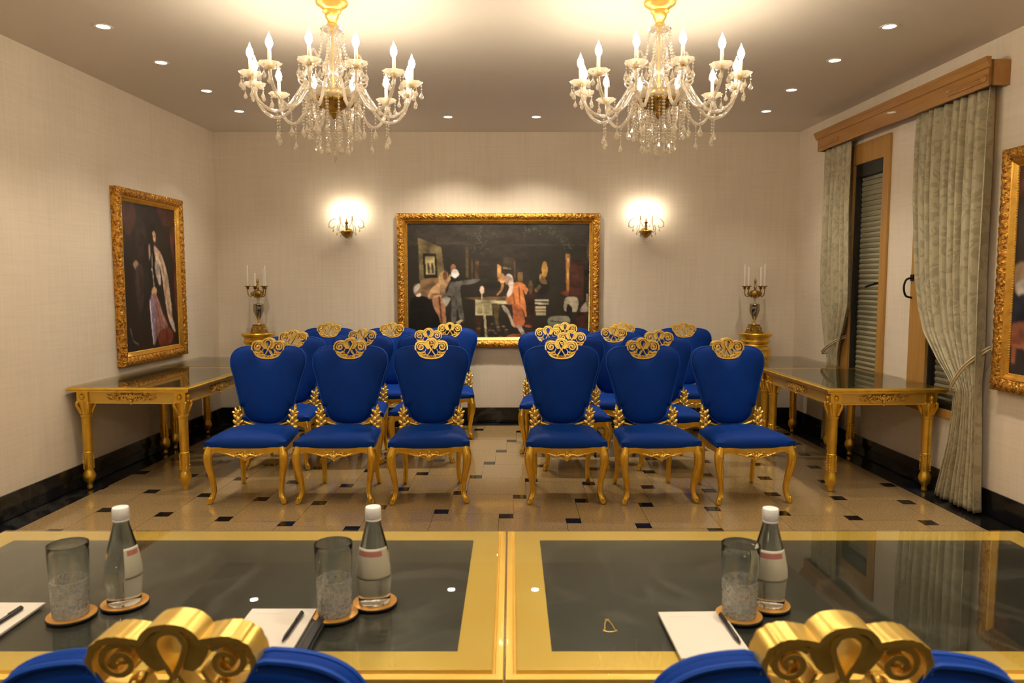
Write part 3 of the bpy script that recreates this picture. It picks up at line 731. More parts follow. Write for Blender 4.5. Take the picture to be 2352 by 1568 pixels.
def notepad(x, y, rz, label):
    t = thing('notepad', label, 'notepad', (x, y, 0), rz, 'cream notepads')
    MB().box(-.0755,.0755,-.105,.105,0,.006).build('paper_block', PAPER, t, None, 0.0006)
    k = MB().box(-.055,.005,.078,.0795,.0060,.0062).build('header_line', INK, t, None)
    return t
folder = thing('desk_folder', 'black leather folder lying under the middle notepad', 'folder', (-0.530, 1.545, TT+.0003))
MB().box(-.083,.108,-.112,.112,0,.004).build('folder_cover', LEATHER, folder, None, 0.0015)
MB().box(.086,.104,-.112,.112,.0041,.009).build('folder_spine', LEATHER, folder, None, 0.003)
o = notepad(-0.532, 1.546, R(0), 'cream notepad on the black folder, with a pen lying on it'); o.location.z = TT+.0045
o = notepad(-1.194, 1.588, R(0), 'cream notepad cut off by the left edge of the picture'); o.location.z = TT+.0003
o = notepad(0.420, 1.540, R(1.5), 'cream notepad on the right table with a pen at its right edge'); o.location.z = TT+.0003
def pen(x, y, z, rz, label):
    t = thing('ballpoint_pen', label, 'pen', (x, y, z), rz, 'black ballpoint pens')
    k = MB(); k.lathe([(.0008,-.072),(.0022,-.066),(.0044,-.052),(.0050,-.045),(.0050,.055),(.0044,.062),(.002,.064)], (0,0,0), 14)
    k.xf(0, lambda p: Vector((p.x, p.z, p.y+.0052))); k.build('pen_barrel', PENB, t, 40)
    k = MB(); k.box(-.0022,.0022,.018,.058,.0102,.0122); k.box(-.0022,.0022,.054,.060,.004,.0122); k.build('pen_clip', PENB, t, None, 0.0006)
    return t
pen(-0.4825, 1.555, TT+.0107, R(-2), 'black ballpoint pen on the middle notepad'); pen(-1.150, 1.590, TT+.0065, R(-2), 'black ballpoint pen on the notepad at the left edge')
pen(0.481, 1.555, TT+.0065, R(2), 'black ballpoint pen on the right notepad')
# small gold bell-shaped outline lying on the right table
bl = MB(); pts = crom([(-.015,-.026),(-.011,-.020),(-.009,-.004),(-.006,.012),(-.0025,.020),(0,.024),(.0025,.020),(.006,.012),(.009,-.004),(.011,-.020),(.015,-.026),(.008,-.031),(0,-.033),(-.008,-.031)], 4, True)
bl.tube([(x, y, .0012) for x, y in pts], 0.0011, 6, True); bl.tube([(-.005,.024,.0012),(-.003,.029,.0012),(0,.026,.0012),(.003,.029,.0012),(.005,.024,.0012)], 0.001, 6)
o = bl.build('bell_outline', GOLDL, None, 60); o.location = (0.219, 1.588, TT+.0003); tag(o, 'small gold bell-shaped outline lying on the right marble table', 'gold_outline')

# ------------------------------------------------------------------ paintings
class Canvas:
    def __init__(s, w, h, base):
        s.w, s.h = w, h; s.a = np.zeros((h, w, 3)); s.a[:] = base
        s.U, s.V = np.meshgrid((np.arange(w)+0.5)/w, (np.arange(h)+0.5)/h)
        s.rng = np.random.default_rng(5)
    def put(s, mask, col, op=1.0):
        m = (mask*op)[..., None]
        if not hasattr(s, 'field'):
            r2 = np.random.default_rng(9); s.field = np.zeros((s.h, s.w))
            for c, am in ((7, .22), (22, .26), (60, .16)):
                g_ = r2.normal(0, 1, (c+2, c+2)); yi, xi = s.V*c, s.U*c; y0, x0 = yi.astype(int), xi.astype(int); fy, fx = yi-y0, xi-x0
                s.field += am*(g_[y0,x0]*(1-fy)*(1-fx)+g_[y0+1,x0]*fy*(1-fx)+g_[y0,x0+1]*(1-fy)*fx+g_[y0+1,x0+1]*fy*fx)
        s.k = getattr(s, 'k', 0) + 1
        f_ = np.roll(np.roll(s.field, 37*s.k, 0), 53*s.k, 1)
        c_ = np.array(col); c_ = c_*0.88 + 0.12*c_.mean()
        s.a = s.a*(1-m) + c_*np.clip(1+f_, .35, 1.9)[..., None]*m
    def poly(s, pts, col, op=1.0):
        inside = np.zeros_like(s.U, bool); n = len(pts)
        for i in range(n):
            (x0, y0), (x1, y1) = pts[i], pts[(i+1) % n]
            if y0 == y1: continue
            c = ((y0 > s.V) != (y1 > s.V)) & (s.U < (x1-x0)*(s.V-y0)/(y1-y0)+x0); inside ^= c
        s.put(inside.astype(float), col, op)
    def shape(s, pts, col, op=1.0): s.poly(crom(pts, 5, True), col, op)
    def ell(s, cx, cy, rx, ry, col, op=1.0, soft=0.0):
        d = np.sqrt(((s.U-cx)/rx)**2 + ((s.V-cy)/ry)**2)
        s.put(np.clip((1-d)/max(soft, 1e-3), 0, 1), col, op)
    def line(s, pts, wd, col, op=1.0):
        asp = s.w/s.h; m = np.zeros_like(s.U)
        for (x0, y0), (x1, y1) in zip(pts[:-1], pts[1:]):
            dx, dy = (x1-x0)*asp, y1-y0; L = dx*dx+dy*dy+1e-12
            t = np.clip(((s.U-x0)*asp*dx + (s.V-y0)*dy)/L, 0, 1)
            d = np.hypot((s.U-x0)*asp - t*dx, s.V-y0 - t*dy); m = np.maximum(m, (d < wd).astype(float))
        s.put(m, col, op)
    def noise(s, amp, cells):
        for c in cells:
            g_ = s.rng.normal(0, 1, (c+2, c+2)); yi, xi = s.V*c, s.U*c
            y0, x0 = yi.astype(int), xi.astype(int); fy, fx = (yi-y0)[..., None], (xi-x0)[..., None]
            G = g_[..., None]; k = (G[y0, x0]*(1-fy)*(1-fx) + G[y0+1, x0]*fy*(1-fx) + G[y0, x0+1]*(1-fy)*fx + G[y0+1, x0+1]*fy*fx)
            s.a = s.a*(1+amp*k)
    def blur(s, n=1):
        for _ in range(n):
            p = np.pad(s.a, ((1,1),(1,1),(0,0)), 'edge'); s.a = (p[1:-1,1:-1]*2 + p[:-2,1:-1] + p[2:,1:-1] + p[1:-1,:-2] + p[1:-1,2:])/6
    def build(s, mp, parent):
        """mp(u, v) -> xyz, v downwards"""
        s.a = np.clip(s.a, 0.0005, 1); w_, h_ = s.w, s.h
        me = bpy.data.meshes.new('painted_canvas')
        vs = [mp((i+.0)/(w_-1), j/(h_-1)) for j in range(h_) for i in range(w_)]
        fs = [(j*w_+i, (j+1)*w_+i, (j+1)*w_+i+1, j*w_+i+1) for j in range(h_-1) for i in range(w_-1)]
        me.from_pydata(vs, [], fs); me.materials.append(PAINT)
        at = me.color_attributes.new('Paint', 'FLOAT_COLOR', 'POINT')
        lin = np.ones((w_*h_, 4), np.float32); lin[:, :3] = s.a.reshape(-1, 3); at.data.foreach_set('color', lin.ravel())
        o = bpy.data.objects.new('painted_canvas', me); COL.objects.link(o); o.parent = parent; return o
def srgb(r, g_, b_): return tuple(((c/255)/12.92 if c/255 < 0.04045 else (((c/255)+0.055)/1.055)**2.4) for c in (r, g_, b_))

def picture(label, W_, Hh, mp, fw, canvas, seed):
    """mp(u, v, d) -> xyz: u across 0..W_, v up 0..Hh, d out of the wall"""
    t = thing('framed_painting', label, 'painting', mp(W_/2, 0, 0), 0)
    inv = Vector(t.location)
    mpl = lambda u, v, d: tuple(Vector(mp(u, v, d)) - inv)
    def side(prof, carve, step, mat, name):
        m_ = MB(); rg = random.Random(seed)
        ph = [rg.uniform(0, 6.28) for _ in range(8)]
        cs = [(0,0,1,1),(W_,0,-1,1),(W_,Hh,-1,-1),(0,Hh,1,-1)]
        for q in range(4):
            a0, b0 = cs[q], cs[(q+1) % 4]
            L = W_ if q % 2 == 0 else Hh; nseg = max(8, int(L/step)); rings = []
            for i in range(nseg+1):
                s_ = i/nseg; ring = []
                for (u, d) in prof:
                    pa = (a0[0]+a0[2]*u, a0[1]+a0[3]*u); pb = (b0[0]+b0[2]*u, b0[1]+b0[3]*u)
                    x, y = pa[0]+(pb[0]-pa[0])*s_, pa[1]+(pb[1]-pa[1])*s_
                    e = 0.0
                    if carve and d > 0.015:
                        l = s_*L
                        e = carve*(math.sin(l*95+u*60+ph[q])*math.sin(u*110+ph[q+1]) + 0.7*math.sin(l*43+ph[q+2])*math.cos(u*75+l*30) + 0.5*math.sin(l*170+u*90))
                    ring.append(mpl(x, y, max(0.001, d+e)))
                rings.append(ring)
            m_.sweep(None, rings)
        return m_.build(name, mat, t, 50)
    pr = [(0.0,0.002),(0.0,.050),(.004,.056)] + [(.004+(fw*0.62)*k/8, .056+0.014*math.sin(PI*k/8)-.010*k/8) for k in range(1, 9)] + [(fw*0.64,.030),(fw*0.64,.002)]
    side(pr, 0.0035, 0.009, FRAMEC, 'carved_frame')
    pi_ = [(fw*0.63,.002),(fw*0.63,.044),(fw*0.70,.050),(fw*0.78,.046),(fw*0.82,.036),(fw*0.93,.030),(fw*1.0,.020),(fw*1.0,.002)]
    side(pi_, 0, 0.25, FRAMEI, 'inner_moulding')
    bd = MB(); k0 = fw*0.98
    # pearl beading along the sight edge
    for (xa, ya, xb, yb) in ((k0,k0,W_-k0,k0),(W_-k0,k0,W_-k0,Hh-k0),(W_-k0,Hh-k0,k0,Hh-k0),(k0,Hh-k0,k0,k0)):
        L = math.hypot(xb-xa, yb-ya); n = int(L/0.016)
        for i in range(n): bd.bead(mpl(xa+(xb-xa)*(i+.5)/n, ya+(yb-ya)*(i+.5)/n, .024), .006, .006, 5)
    bd.build('beading', GOLDL, t, None)
    canvas.build(lambda u, v: mpl(fw*0.96+(W_-1.92*fw)*u, Hh-fw*0.96-(Hh-1.92*fw)*v, .018), t)
    bk = MB(); c = [mpl(.01,.01,.001), mpl(W_-.01,.01,.001), mpl(W_-.01,Hh-.01,.001), mpl(.01,Hh-.01,.001), mpl(.01,.01,.012), mpl(W_-.01,.01,.012), mpl(W_-.01,Hh-.01,.012), mpl(.01,Hh-.01,.012)]
    bk.add(c, [(0,3,2,1),(4,5,6,7),(0,1,5,4),(1,2,6,5),(2,3,7,6),(3,0,4,7)]); bk.build('backing_board', WOOD, t, None)
    return t

# large interior scene on the back wall; its figures are laid out in a 1885 x 1150 frame
cv = Canvas(330, 202, srgb(46, 42, 36))
def q_(pts): return [((x-245)/1885, (y-190)/1150) for x, y in pts]
cv.noise(0.10, (5, 9)); 
cv.poly(q_([(245,190),(2130,190),(2130,420),(245,420)]), srgb(58,52,45), .6)
cv.poly(q_([(1000,420),(1500,420),(1500,1000),(1000,1000)]), srgb(52,46,38), .5)
cv.poly(q_([(360,335),(600,430),(640,760),(640,950),(380,950)]), srgb(112,96,60)); cv.poly(q_([(380,760),(640,720),(640,950),(390,950)]), srgb(150,112,74), .8)
cv.poly(q_([(408,490),(548,490),(560,738),(420,740)]), srgb(40,30,20)); cv.poly(q_([(432,520),(528,520),(538,700),(442,700)]), srgb(178,160,104)); cv.poly(q_([(455,590),(475,590),(480,690),(462,690)]), srgb(60,54,40)); cv.poly(q_([(495,590),(515,590),(522,690),(502,690)]), srgb(60,54,40))
cv.poly(q_([(850,430),(880,430),(880,730),(850,730)]), srgb(82,66,42)); cv.poly(q_([(905,500),(925,500),(925,740),(905,740)]), srgb(74,58,40)); cv.poly(q_([(945,580),(985,560),(985,740),(945,740)]), srgb(96,70,44))
for _ in range(60):
    x, y = cv.rng.normal(1010, 60), cv.rng.normal(340, 80); cv.ell(*q_([(x, y)])[0], .0035, .005, srgb(120,118,108), .45, .6)
for k in range(70):
    an = cv.rng.uniform(-.1, 2.2); rr = cv.rng.normal(300, 22); x, y = 1620+rr*math.cos(an), 540-rr*math.sin(an); cv.ell(*q_([(x, y)])[0], .006, .008, srgb(88,96,80), .5, .7)
cv.poly(q_([(1880,495),(1925,495),(1915,900),(1890,900)]), srgb(160,104,40)); cv.ell(*q_([(1905,560)])[0], .006, .02, srgb(220,180,100)); cv.ell(*q_([(1905,700)])[0], .005, .05, srgb(200,150,70))
cv.poly(q_([(1925,560),(2065,560),(2065,960),(1925,960)]), srgb(74,40,30)); cv.poly(q_([(2065,600),(2130,580),(2130,1000),(2065,1000)]), srgb(40,30,24)); cv.ell(*q_([(2118,470)])[0], .012, .10, srgb(110,74,34), .8, .5)
cv.poly(q_([(1175,595),(1215,620),(1215,770),(1180,770)]), srgb(170,120,60)); cv.poly(q_([(1240,530),(1345,530),(1345,650),(1240,650)]), srgb(60,50,38)); cv.line(q_([(1240,635),(1310,645)]), .008, srgb(130,116,90)); cv.poly(q_([(1390,680),(1440,680),(1440,770),(1390,770)]), srgb(120,90,50)); cv.poly(q_([(1345,560),(1365,560),(1365,740),(1345,740)]), srgb(86,66,44))
cv.ell(*q_([(1665,650)])[0], .016, .07, srgb(190,140,50)); cv.shape(q_([(1610,720),(1640,700),(1690,780),(1670,800),(1620,780)]), srgb(196,150,80)); cv.shape(q_([(1560,860),(1610,800),(1625,830),(1580,880)]), srgb(150,110,70)); cv.ell(*q_([(1640,820)])[0], .05, .10, srgb(24,22,20), .7, .4)
# seated dark figure far left
cv.shape(q_([(275,980),(330,930),(420,920),(500,980),(560,1090),(590,1230),(560,1340),(280,1340)]), srgb(18,18,17)); cv.ell(*q_([(345,855)])[0], .022, .05, srgb(150,104,70)); cv.shape(q_([(315,840),(350,800),(375,796),(378,830),(340,880),(322,890)]), srgb(210,200,188)); cv.shape(q_([(340,905),(385,890),(380,920),(345,922)]), srgb(224,214,200))
# pale gowned figure
cv.shape(q_([(570,720),(600,680),(650,670),(668,710),(655,770),(610,800),(575,780)]), srgb(200,160,100)); cv.ell(*q_([(640,715)])[0], .013, .045, srgb(120,76,48))
cv.shape(q_([(575,780),(640,770),(690,700),(700,730),(640,850),(590,890),(510,890),(470,940),(460,900),(500,840)]), srgb(196,152,104))
cv.shape(q_([(520,920),(590,910),(625,950),(640,1080),(640,1240),(600,1240),(570,1130),(530,1060),(505,980)]), srgb(176,122,84)); cv.shape(q_([(600,930),(690,940),(650,1020),(630,1010)]), srgb(186,176,160)); cv.line(q_([(575,930),(590,1080),(600,1230)]), .008, srgb(110,64,40))
# grey-coated standing figure pointing right
cv.ell(*q_([(722,650)])[0], .015, .045, srgb(150,96,62)); cv.ell(*q_([(740,700)])[0], .021, .045, srgb(216,206,196)); cv.shape(q_([(695,720),(740,740),(775,720),(770,800),(740,820),(705,790)]), srgb(26,28,34))
cv.shape(q_([(690,790),(780,770),(975,745),(985,770),(900,800),(800,815),(800,920),(820,1060),(835,1170),(790,1170),(760,1040),(745,1180),(700,1175),(700,1040),(690,920),(600,940),(600,920),(660,880)]), srgb(98,94,86)); cv.line(q_([(745,830),(750,1000)]), .008, srgb(70,68,64)); cv.shape(q_([(750,1180),(815,1155),(790,1190),(770,1205)]), srgb(216,190,140))
# desk, candle and papers
cv.poly(q_([(830,935),(1280,920),(1290,960),(950,960)]), srgb(120,92,58)); cv.poly(q_([(945,955),(1285,965),(1280,998),(948,990)]), srgb(196,184,142)); cv.poly(q_([(945,990),(1120,995),(1128,1115),(945,1115)]), srgb(168,156,116)); cv.poly(q_([(970,1005),(1020,1005),(1020,1095),(970,1095)]), srgb(146,134,98)); cv.poly(q_([(1035,1005),(1095,1005),(1095,1095),(1035,1095)]), srgb(150,138,100)); cv.line(q_([(1045,1115),(1060,1330)]), .010, srgb(180,166,124)); cv.poly(q_([(1130,1000),(1200,1000),(1180,1190),(1150,1190)]), srgb(96,78,40)); cv.poly(q_([(945,1115),(1010,1115),(1000,1330),(950,1330)]), srgb(70,48,32))
cv.line(q_([(1015,860),(1015,950)]), .006, srgb(190,160,120)); cv.ell(*q_([(1018,858)])[0], .012, .035, srgb(222,190,160))
# stooping old figure and the orange-coated one
cv.ell(*q_([(1228,745)])[0], .015, .045, srgb(200,150,96)); cv.shape(q_([(1215,790),(1240,790),(1235,850),(1180,910),(1170,900),(1210,850)]), srgb(170,116,70))
cv.shape(q_([(1345,790),(1420,780),(1480,830),(1500,880),(1470,900),(1440,860),(1470,1010),(1475,1130),(1440,1060),(1400,1010),(1340,1000),(1280,1000),(1270,930),(1320,860)]), srgb(202,118,52)); cv.shape(q_([(1255,730),(1290,695),(1330,720),(1345,790),(1330,880),(1290,930),(1275,900),(1300,830),(1265,770)]), srgb(230,208,192)); cv.ell(*q_([(1275,770)])[0], .010, .03, srgb(196,140,100))
cv.shape(q_([(1330,1000),(1400,1010),(1440,1080),(1460,1180),(1430,1230),(1380,1240),(1330,1200),(1340,1100)]), srgb(180,96,50)); cv.shape(q_([(1225,1010),(1280,1040),(1330,1150),(1360,1220),(1330,1220),(1290,1120),(1240,1060)]), srgb(190,170,150)); cv.shape(q_([(1380,1220),(1420,1220),(1460,1290),(1430,1310)]), srgb(200,186,174)); cv.line(q_([(1340,900),(1355,990)]), .008, srgb(150,80,40)); cv.line(q_([(1400,830),(1410,1000)]), .006, srgb(160,88,42)); cv.shape(q_([(1290,1310),(1420,1300),(1440,1340),(1290,1340)]), srgb(150,80,48)); cv.shape(q_([(1460,1210),(1530,1215),(1520,1235),(1470,1230)]), srgb(170,70,44))
# dark attendant and small table with plates, chair with books
cv.shape(q_([(1480,890),(1560,860),(1570,960),(1540,1180),(1490,1180)]), srgb(56,36,26)); cv.ell(*q_([(1520,830)])[0], .012, .06, srgb(96,76,44))
cv.poly(q_([(1565,950),(1710,955),(1705,1005),(1565,1000)]), srgb(196,186,158)); cv.line(q_([(1570,975),(1705,980)]), .006, srgb(70,62,48)); cv.poly(q_([(1570,1020),(1680,1020),(1680,1110),(1575,1110)]), srgb(170,156,120)); cv.line(q_([(1572,1050),(1680,1050)]), .005, srgb(96,84,60)); cv.line(q_([(1572,1080),(1680,1080)]), .005, srgb(96,84,60))
cv.shape(q_([(1880,940),(1960,925),(2010,950),(2005,1060),(1960,1080),(1870,1060)]), srgb(184,170,140)); cv.shape(q_([(1890,1120),(1900,1000),(1950,1040),(1945,1130),(1900,1150)]), srgb(36,36,34)); cv.shape(q_([(1720,1130),(1900,1120),(1930,1180),(1900,1230),(1720,1220)]), srgb(124,122,104)); cv.line(q_([(1730,1170),(1920,1190)]), .006, srgb(70,70,62)); cv.shape(q_([(2030,1070),(2090,980),(2110,1070)]), srgb(170,150,136)); cv.line(q_([(2105,900),(2105,1010)]), .006, srgb(150,130,110)); cv.poly(q_([(1990,1090),(2130,1080),(2130,1330),(2000,1330)]), srgb(72,40,28)); cv.shape(q_([(1830,880),(1900,870),(1910,920),(1840,900)]), srgb(130,60,32))
for _ in range(40):
    x, y = cv.rng.normal(1160, 60), cv.rng.uniform(1190, 1330); cv.ell(*q_([(x, y)])[0], .012, .010, srgb(*cv.rng.choice([[110,100,90],[60,46,36],[150,130,110],[90,50,36]])), .6, .5)
cv.noise(0.06, (30, 70)); cv.blur(1)
P0 = (-1.228, 0.834)
picture('large gold-framed painting of figures in a dark interior on the back wall', 2.172, 1.436, lambda u, v, d: (P0[0]+u, YB-d, P0[1]+v), 0.108, cv, 11)

# full-length robed figure on the left wall (a generic stand-in for the old portrait)
c2 = Canvas(120, 170, srgb(34, 24, 22)); c2.noise(0.15, (4, 9))
c2.shape([(0,0),(.22,0),(.26,.12),(.16,.22),(.05,.18)], srgb(78,40,34), .8); c2.shape([(.66,0),(.95,0),(.98,.10),(.80,.13),(.70,.08)], srgb(84,42,34), .7)
c2.shape([(.88,.2),(1,.15),(1,.75),(.93,.6),(.95,.42)], srgb(104,48,34), .8); c2.shape([(.28,.1),(.42,.15),(.42,.34),(.30,.38),(.24,.25)], srgb(54,38,38), .8)
c2.shape([(.46,.20),(.50,.135),(.57,.125),(.62,.165),(.60,.205),(.56,.26),(.48,.29)], srgb(15,12,12)); c2.shape([(.555,.185),(.59,.180),(.612,.205),(.605,.245),(.580,.262),(.560,.235)], srgb(206,152,104)); c2.shape([(.585,.195),(.607,.205),(.600,.240),(.588,.235)], srgb(236,190,142)); c2.line([(.583,.214),(.602,.216)], .004, srgb(60,36,28)); c2.shape([(.57,.250),(.600,.248),(.59,.285),(.56,.275)], srgb(60,38,30), .8)
c2.shape([(.44,.31),(.50,.27),(.58,.275),(.64,.33),(.66,.45),(.66,.62),(.60,.70),(.48,.66),(.42,.50)], srgb(24,19,20))
c2.shape([(.30,.50),(.42,.36),(.46,.42),(.44,.62),(.40,.80),(.30,.86),(.26,.66)], srgb(30,24,24)); c2.shape([(.47,.285),(.50,.275),(.50,.35),(.47,.38)], srgb(176,150,134), .9)
c2.shape([(.565,.285),(.63,.295),(.72,.35),(.80,.46),(.85,.62),(.88,.80),(.85,.85),(.78,.76),(.73,.60),(.70,.48),(.66,.42),(.60,.38)], srgb(220,184,152)); c2.line([(.66,.33),(.76,.50),(.82,.76)], .006, srgb(170,132,106), .8); c2.line([(.61,.33),(.68,.40),(.72,.52)], .006, srgb(240,214,190), .9)
c2.shape([(.59,.37),(.66,.43),(.67,.55),(.62,.53),(.58,.45)], srgb(196,176,166), .9); c2.line([(.53,.34),(.52,.44),(.545,.56)], .005, srgb(196,176,150), .8); c2.ell(.515,.445,.012,.010, srgb(214,204,196)); c2.ell(.535,.49,.010,.009, srgb(190,180,170))
c2.shape([(.50,.585),(.55,.565),(.59,.59),(.56,.63),(.50,.625)], srgb(190,150,112))
c2.shape([(.50,.63),(.58,.62),(.70,.76),(.79,.86),(.74,.91),(.60,.90),(.50,.97),(.47,.80)], srgb(150,100,92)); c2.shape([(.47,.64),(.53,.65),(.55,.80),(.52,.95),(.48,.88)], srgb(136,118,150)); c2.line([(.455,.66),(.470,.80),(.495,.96)], .006, srgb(220,204,212)); c2.line([(.56,.68),(.62,.80),(.64,.88)], .005, srgb(112,66,62)); c2.line([(.60,.66),(.70,.80),(.75,.88)], .006, srgb(196,150,136))
c2.shape([(.60,.89),(.78,.86),(.88,.91),(.82,.98),(.62,.98)], srgb(122,48,28)); c2.shape([(.83,.82),(.90,.82),(.93,.90),(.87,.87)], srgb(190,172,162))
c2.shape([(.19,.41),(.25,.385),(.275,.42),(.23,.455)], srgb(170,140,120), .85); c2.shape([(.22,.45),(.34,.42),(.36,.62),(.29,.74),(.22,.62)], srgb(56,40,38), .9); c2.line([(.10,.84),(.13,.92),(.22,.95)], .006, srgb(110,102,100), .8); c2.line([(.24,.45),(.27,.60),(.25,.72)], .004, srgb(90,66,54), .8)
c2.noise(0.08, (25, 60)); c2.blur(1)
def LWp(y, d, z): return (XL(y)+d*math.cos(ANG_L), y+d*math.sin(ANG_L), z)
picture('gold-framed portrait of a standing robed figure on the left wall', 1.115, 1.475, lambda u, v, d: LWp(5.965+u, d, 0.843+v), 0.105, c2, 5)

# picture cut off by the right edge of the photo
c3 = Canvas(90, 120, srgb(52, 46, 46)); c3.noise(0.15, (4, 8))
c3.shape([(0,0),(.12,0),(.10,.12),(.0,.14)], srgb(110,60,48), .8); c3.shape([(0,.50),(.10,.46),(.2,.62),(.05,.62)], srgb(150,122,92)); c3.shape([(.03,.58),(.10,.54),(.2,.60),(.14,.68)], srgb(188,180,168)); c3.ell(.16,.60,.05,.05, srgb(64,84,130)); c3.shape([(.0,.64),(.22,.60),(.3,.72),(.02,.76)], srgb(40,44,62)); c3.shape([(0,.76),(.4,.72),(.5,.86),(0,.86)], srgb(150,86,60)); c3.poly([(.02,.86),(.06,.86),(.06,.94),(.02,.94)], srgb(150,86,50)); c3.shape([(.3,.3),(.5,.25),(.6,.6),(.4,.7)], srgb(120,90,70)); c3.ell(.45,.25,.06,.06, srgb(190,140,100)); c3.shape([(.6,.5),(.9,.45),(.9,.9),(.6,.85)], srgb(60,40,34))
c3.noise(0.08, (20, 50)); c3.blur(1)
picture('gold-framed painting cut off by the right edge of the picture', 1.25, 1.53, lambda u, v, d: RWp(4.725-u, -d, 0.848+v), 0.118, c3, 8)

# ------------------------------------------------------------------ pelmet and curtains on the right wall
PY0, PY1 = 4.765, 7.20
pel = thing('curtain_pelmet', 'long honey-coloured wooden pelmet above the curtains on the right wall', 'pelmet', RWp((PY0+PY1)/2, 0, 2.79))
pinv = Vector(pel.location)
def loc_box(mb, y0, y1, d0, d1, z0, z1):
    k = mb.mark(); rbox(mb, y0, y1, d0, d1, z0, z1); mb.xf(k, lambda p: p - pinv); return mb
k = MB(); loc_box(k, PY0, PY1, -.130, -.108, 2.795, 2.955); loc_box(k, PY0, PY0+.022, -.130, -.0005, 2.795, 2.955); loc_box(k, PY1-.022, PY1, -.130, -.0005, 2.795, 2.955); loc_box(k, PY0+.022, PY1-.022, -.108, -.0005, 2.935, 2.955)
k.build('pelmet_board', WOOD, pel, None, 0.003)
k = MB()
prof = [(-.130,2.905),(-.142,2.910),(-.142,2.918),(-.150,2.930),(-.150,2.940),(-.164,2.956),(-.164,2.972),(-.130,2.972)]
rings = []
for y in (PY0-.0, PY1+.02): rings.append([tuple(Vector(RWp(y, d, z)) - pinv) for d, z in prof])
k.sweep(None, rings)
k.build('cornice_moulding', WOOD, pel, 20)
for ya, yb in ((PY0+.05, PY0+.42), (PY1-.40, PY1-.05)):
    k = MB()
    for z in (2.832, 2.846, 2.860): k.tube([tuple(Vector(RWp(ya, -.132, z)) - pinv), tuple(Vector(RWp(yb, -.132, z)) - pinv)], .0085, 8)
    for y in (ya, ya+.018): k.ball(tuple(Vector(RWp(y, -.132, 2.846)) - pinv), (.014,.022,.026), 10, 6)
    k.build('reed_moulding', WOOD, pel, 50)

def curtain(label, keys, nf, tie, seed, base_d=-.062):
    """keys: list of (z, y0, y1, depth of folds), tie = (z, y, hook y, hook z)"""
    t = thing('damask_curtain', label, 'curtain', RWp((keys[0][1]+keys[0][2])/2, base_d, keys[-1][0]), 0, 'tied back damask curtains')
    inv = Vector(t.location); rg = random.Random(seed)
    zs = np.array([k_[0] for k_ in keys][::-1]); Y0 = np.array([k_[1] for k_ in keys][::-1]); Y1 = np.array([k_[2] for k_ in keys][::-1]); AM = np.array([k_[3] for k_ in keys][::-1]); DD = np.array([k_[4] for k_ in keys][::-1])
    nu, nv = nf*14, 90; vs = []; uvs = []; fs = []
    ph = [rg.uniform(0, 6.28) for _ in range(6)]
    ztop, zbot = keys[0][0], keys[-1][0]; w_full = (keys[0][2]-keys[0][1])*1.9
    for j in range(nv+1):
        z = ztop + (zbot-ztop)*j/nv
        y0_, y1_, am, dd = (float(np.interp(z, zs, q)) for q in (Y0, Y1, AM, DD))
        for i in range(nu+1):
            s_ = i/nu
            warp = s_ + 0.018*math.sin(2*PI*s_*2.3+ph[0]) + 0.012*math.sin(2*PI*s_*5.1+ph[1])
            k_ = 2*PI*nf*warp + 0.35*math.sin(z*1.3+ph[2]+s_*3)
            fold = math.sin(k_)*(0.9+0.2*math.sin(s_*17+ph[3])) + 0.22*math.cos(2*k_)
            y = y0_ + (y1_-y0_)*s_
            d = dd - am*fold
            p = Vector(RWp(y, min(d, -0.02), z)) - inv
            if j == nv: p.z += 0.004*math.sin(k_*0.5)
            vs.append(tuple(p)); uvs.append((s_*w_full, z))
    for j in range(nv):
        for i in range(nu): q = j*(nu+1)+i; fs.append((q, q+1, q+nu+2, q+nu+1))
    me = bpy.data.meshes.new('curtain_cloth'); me.from_pydata(vs, [], fs); me.materials.append(DAMASK)
    uvl = me.uv_layers.new(name='UVMap'); li = np.zeros(len(me.loops), np.int32); me.loops.foreach_get('vertex_index', li)
    uvl.data.foreach_set('uv', np.array(uvs, np.float32)[li].ravel())
    me.polygons.foreach_set('use_smooth', [True]*len(fs))
    o = bpy.data.objects.new('curtain_cloth', me); COL.objects.link(o); o.parent = t
    md = o.modifiers.new('thick', 'SOLIDIFY'); md.thickness = 0.003
    zt, ya, yb, yh, zh, dz = tie
    k = MB()
    L = [tuple(Vector(RWp(y, d, z)) - inv) for y, d, z in crom([(yh,-.015,zh),(yh+.01,-.05,zh-.015),((yh*0.6+yb*0.4),-.125-dz,zh*0.55+zt*0.45),(yb-.03,-.145-dz,zt+.01),(yb+.012,-.09,zt-.005),(yb-.02,-.03,zt+.01)], 5)]
    k.tube(L, 0.008, 8)
    rp = [tuple(Vector(p)+Vector((-.006,0,.016))) for p in L]; k.tube(rp, 0.006, 8)
    k.ball(L[0], (.016,.016,.016), 8, 6)
    k.build('tieback', TIEC, t, 60)
    return t
curtain('near damask curtain, the wide one beside the painting at the right edge',
        [(2.80,4.815,5.64,.030,-.068),(2.6,4.81,5.635,.038,-.074),(2.2,4.80,5.62,.043,-.078),(1.6,4.795,5.54,.045,-.082),(1.35,4.785,5.47,.045,-.086),(1.18,4.775,5.39,.043,-.090),(1.0,4.77,5.21,.038,-.096),(.90,4.77,5.09,.030,-.100),(.80,4.765,5.00,.026,-.100),(.62,4.76,5.02,.028,-.095),(.40,4.75,5.06,.030,-.092),(.2,4.74,5.12,.032,-.092),(.012,4.72,5.17,.034,-.095)], 9, (.80,4.77,4.985,4.775,1.10,.02), 4)
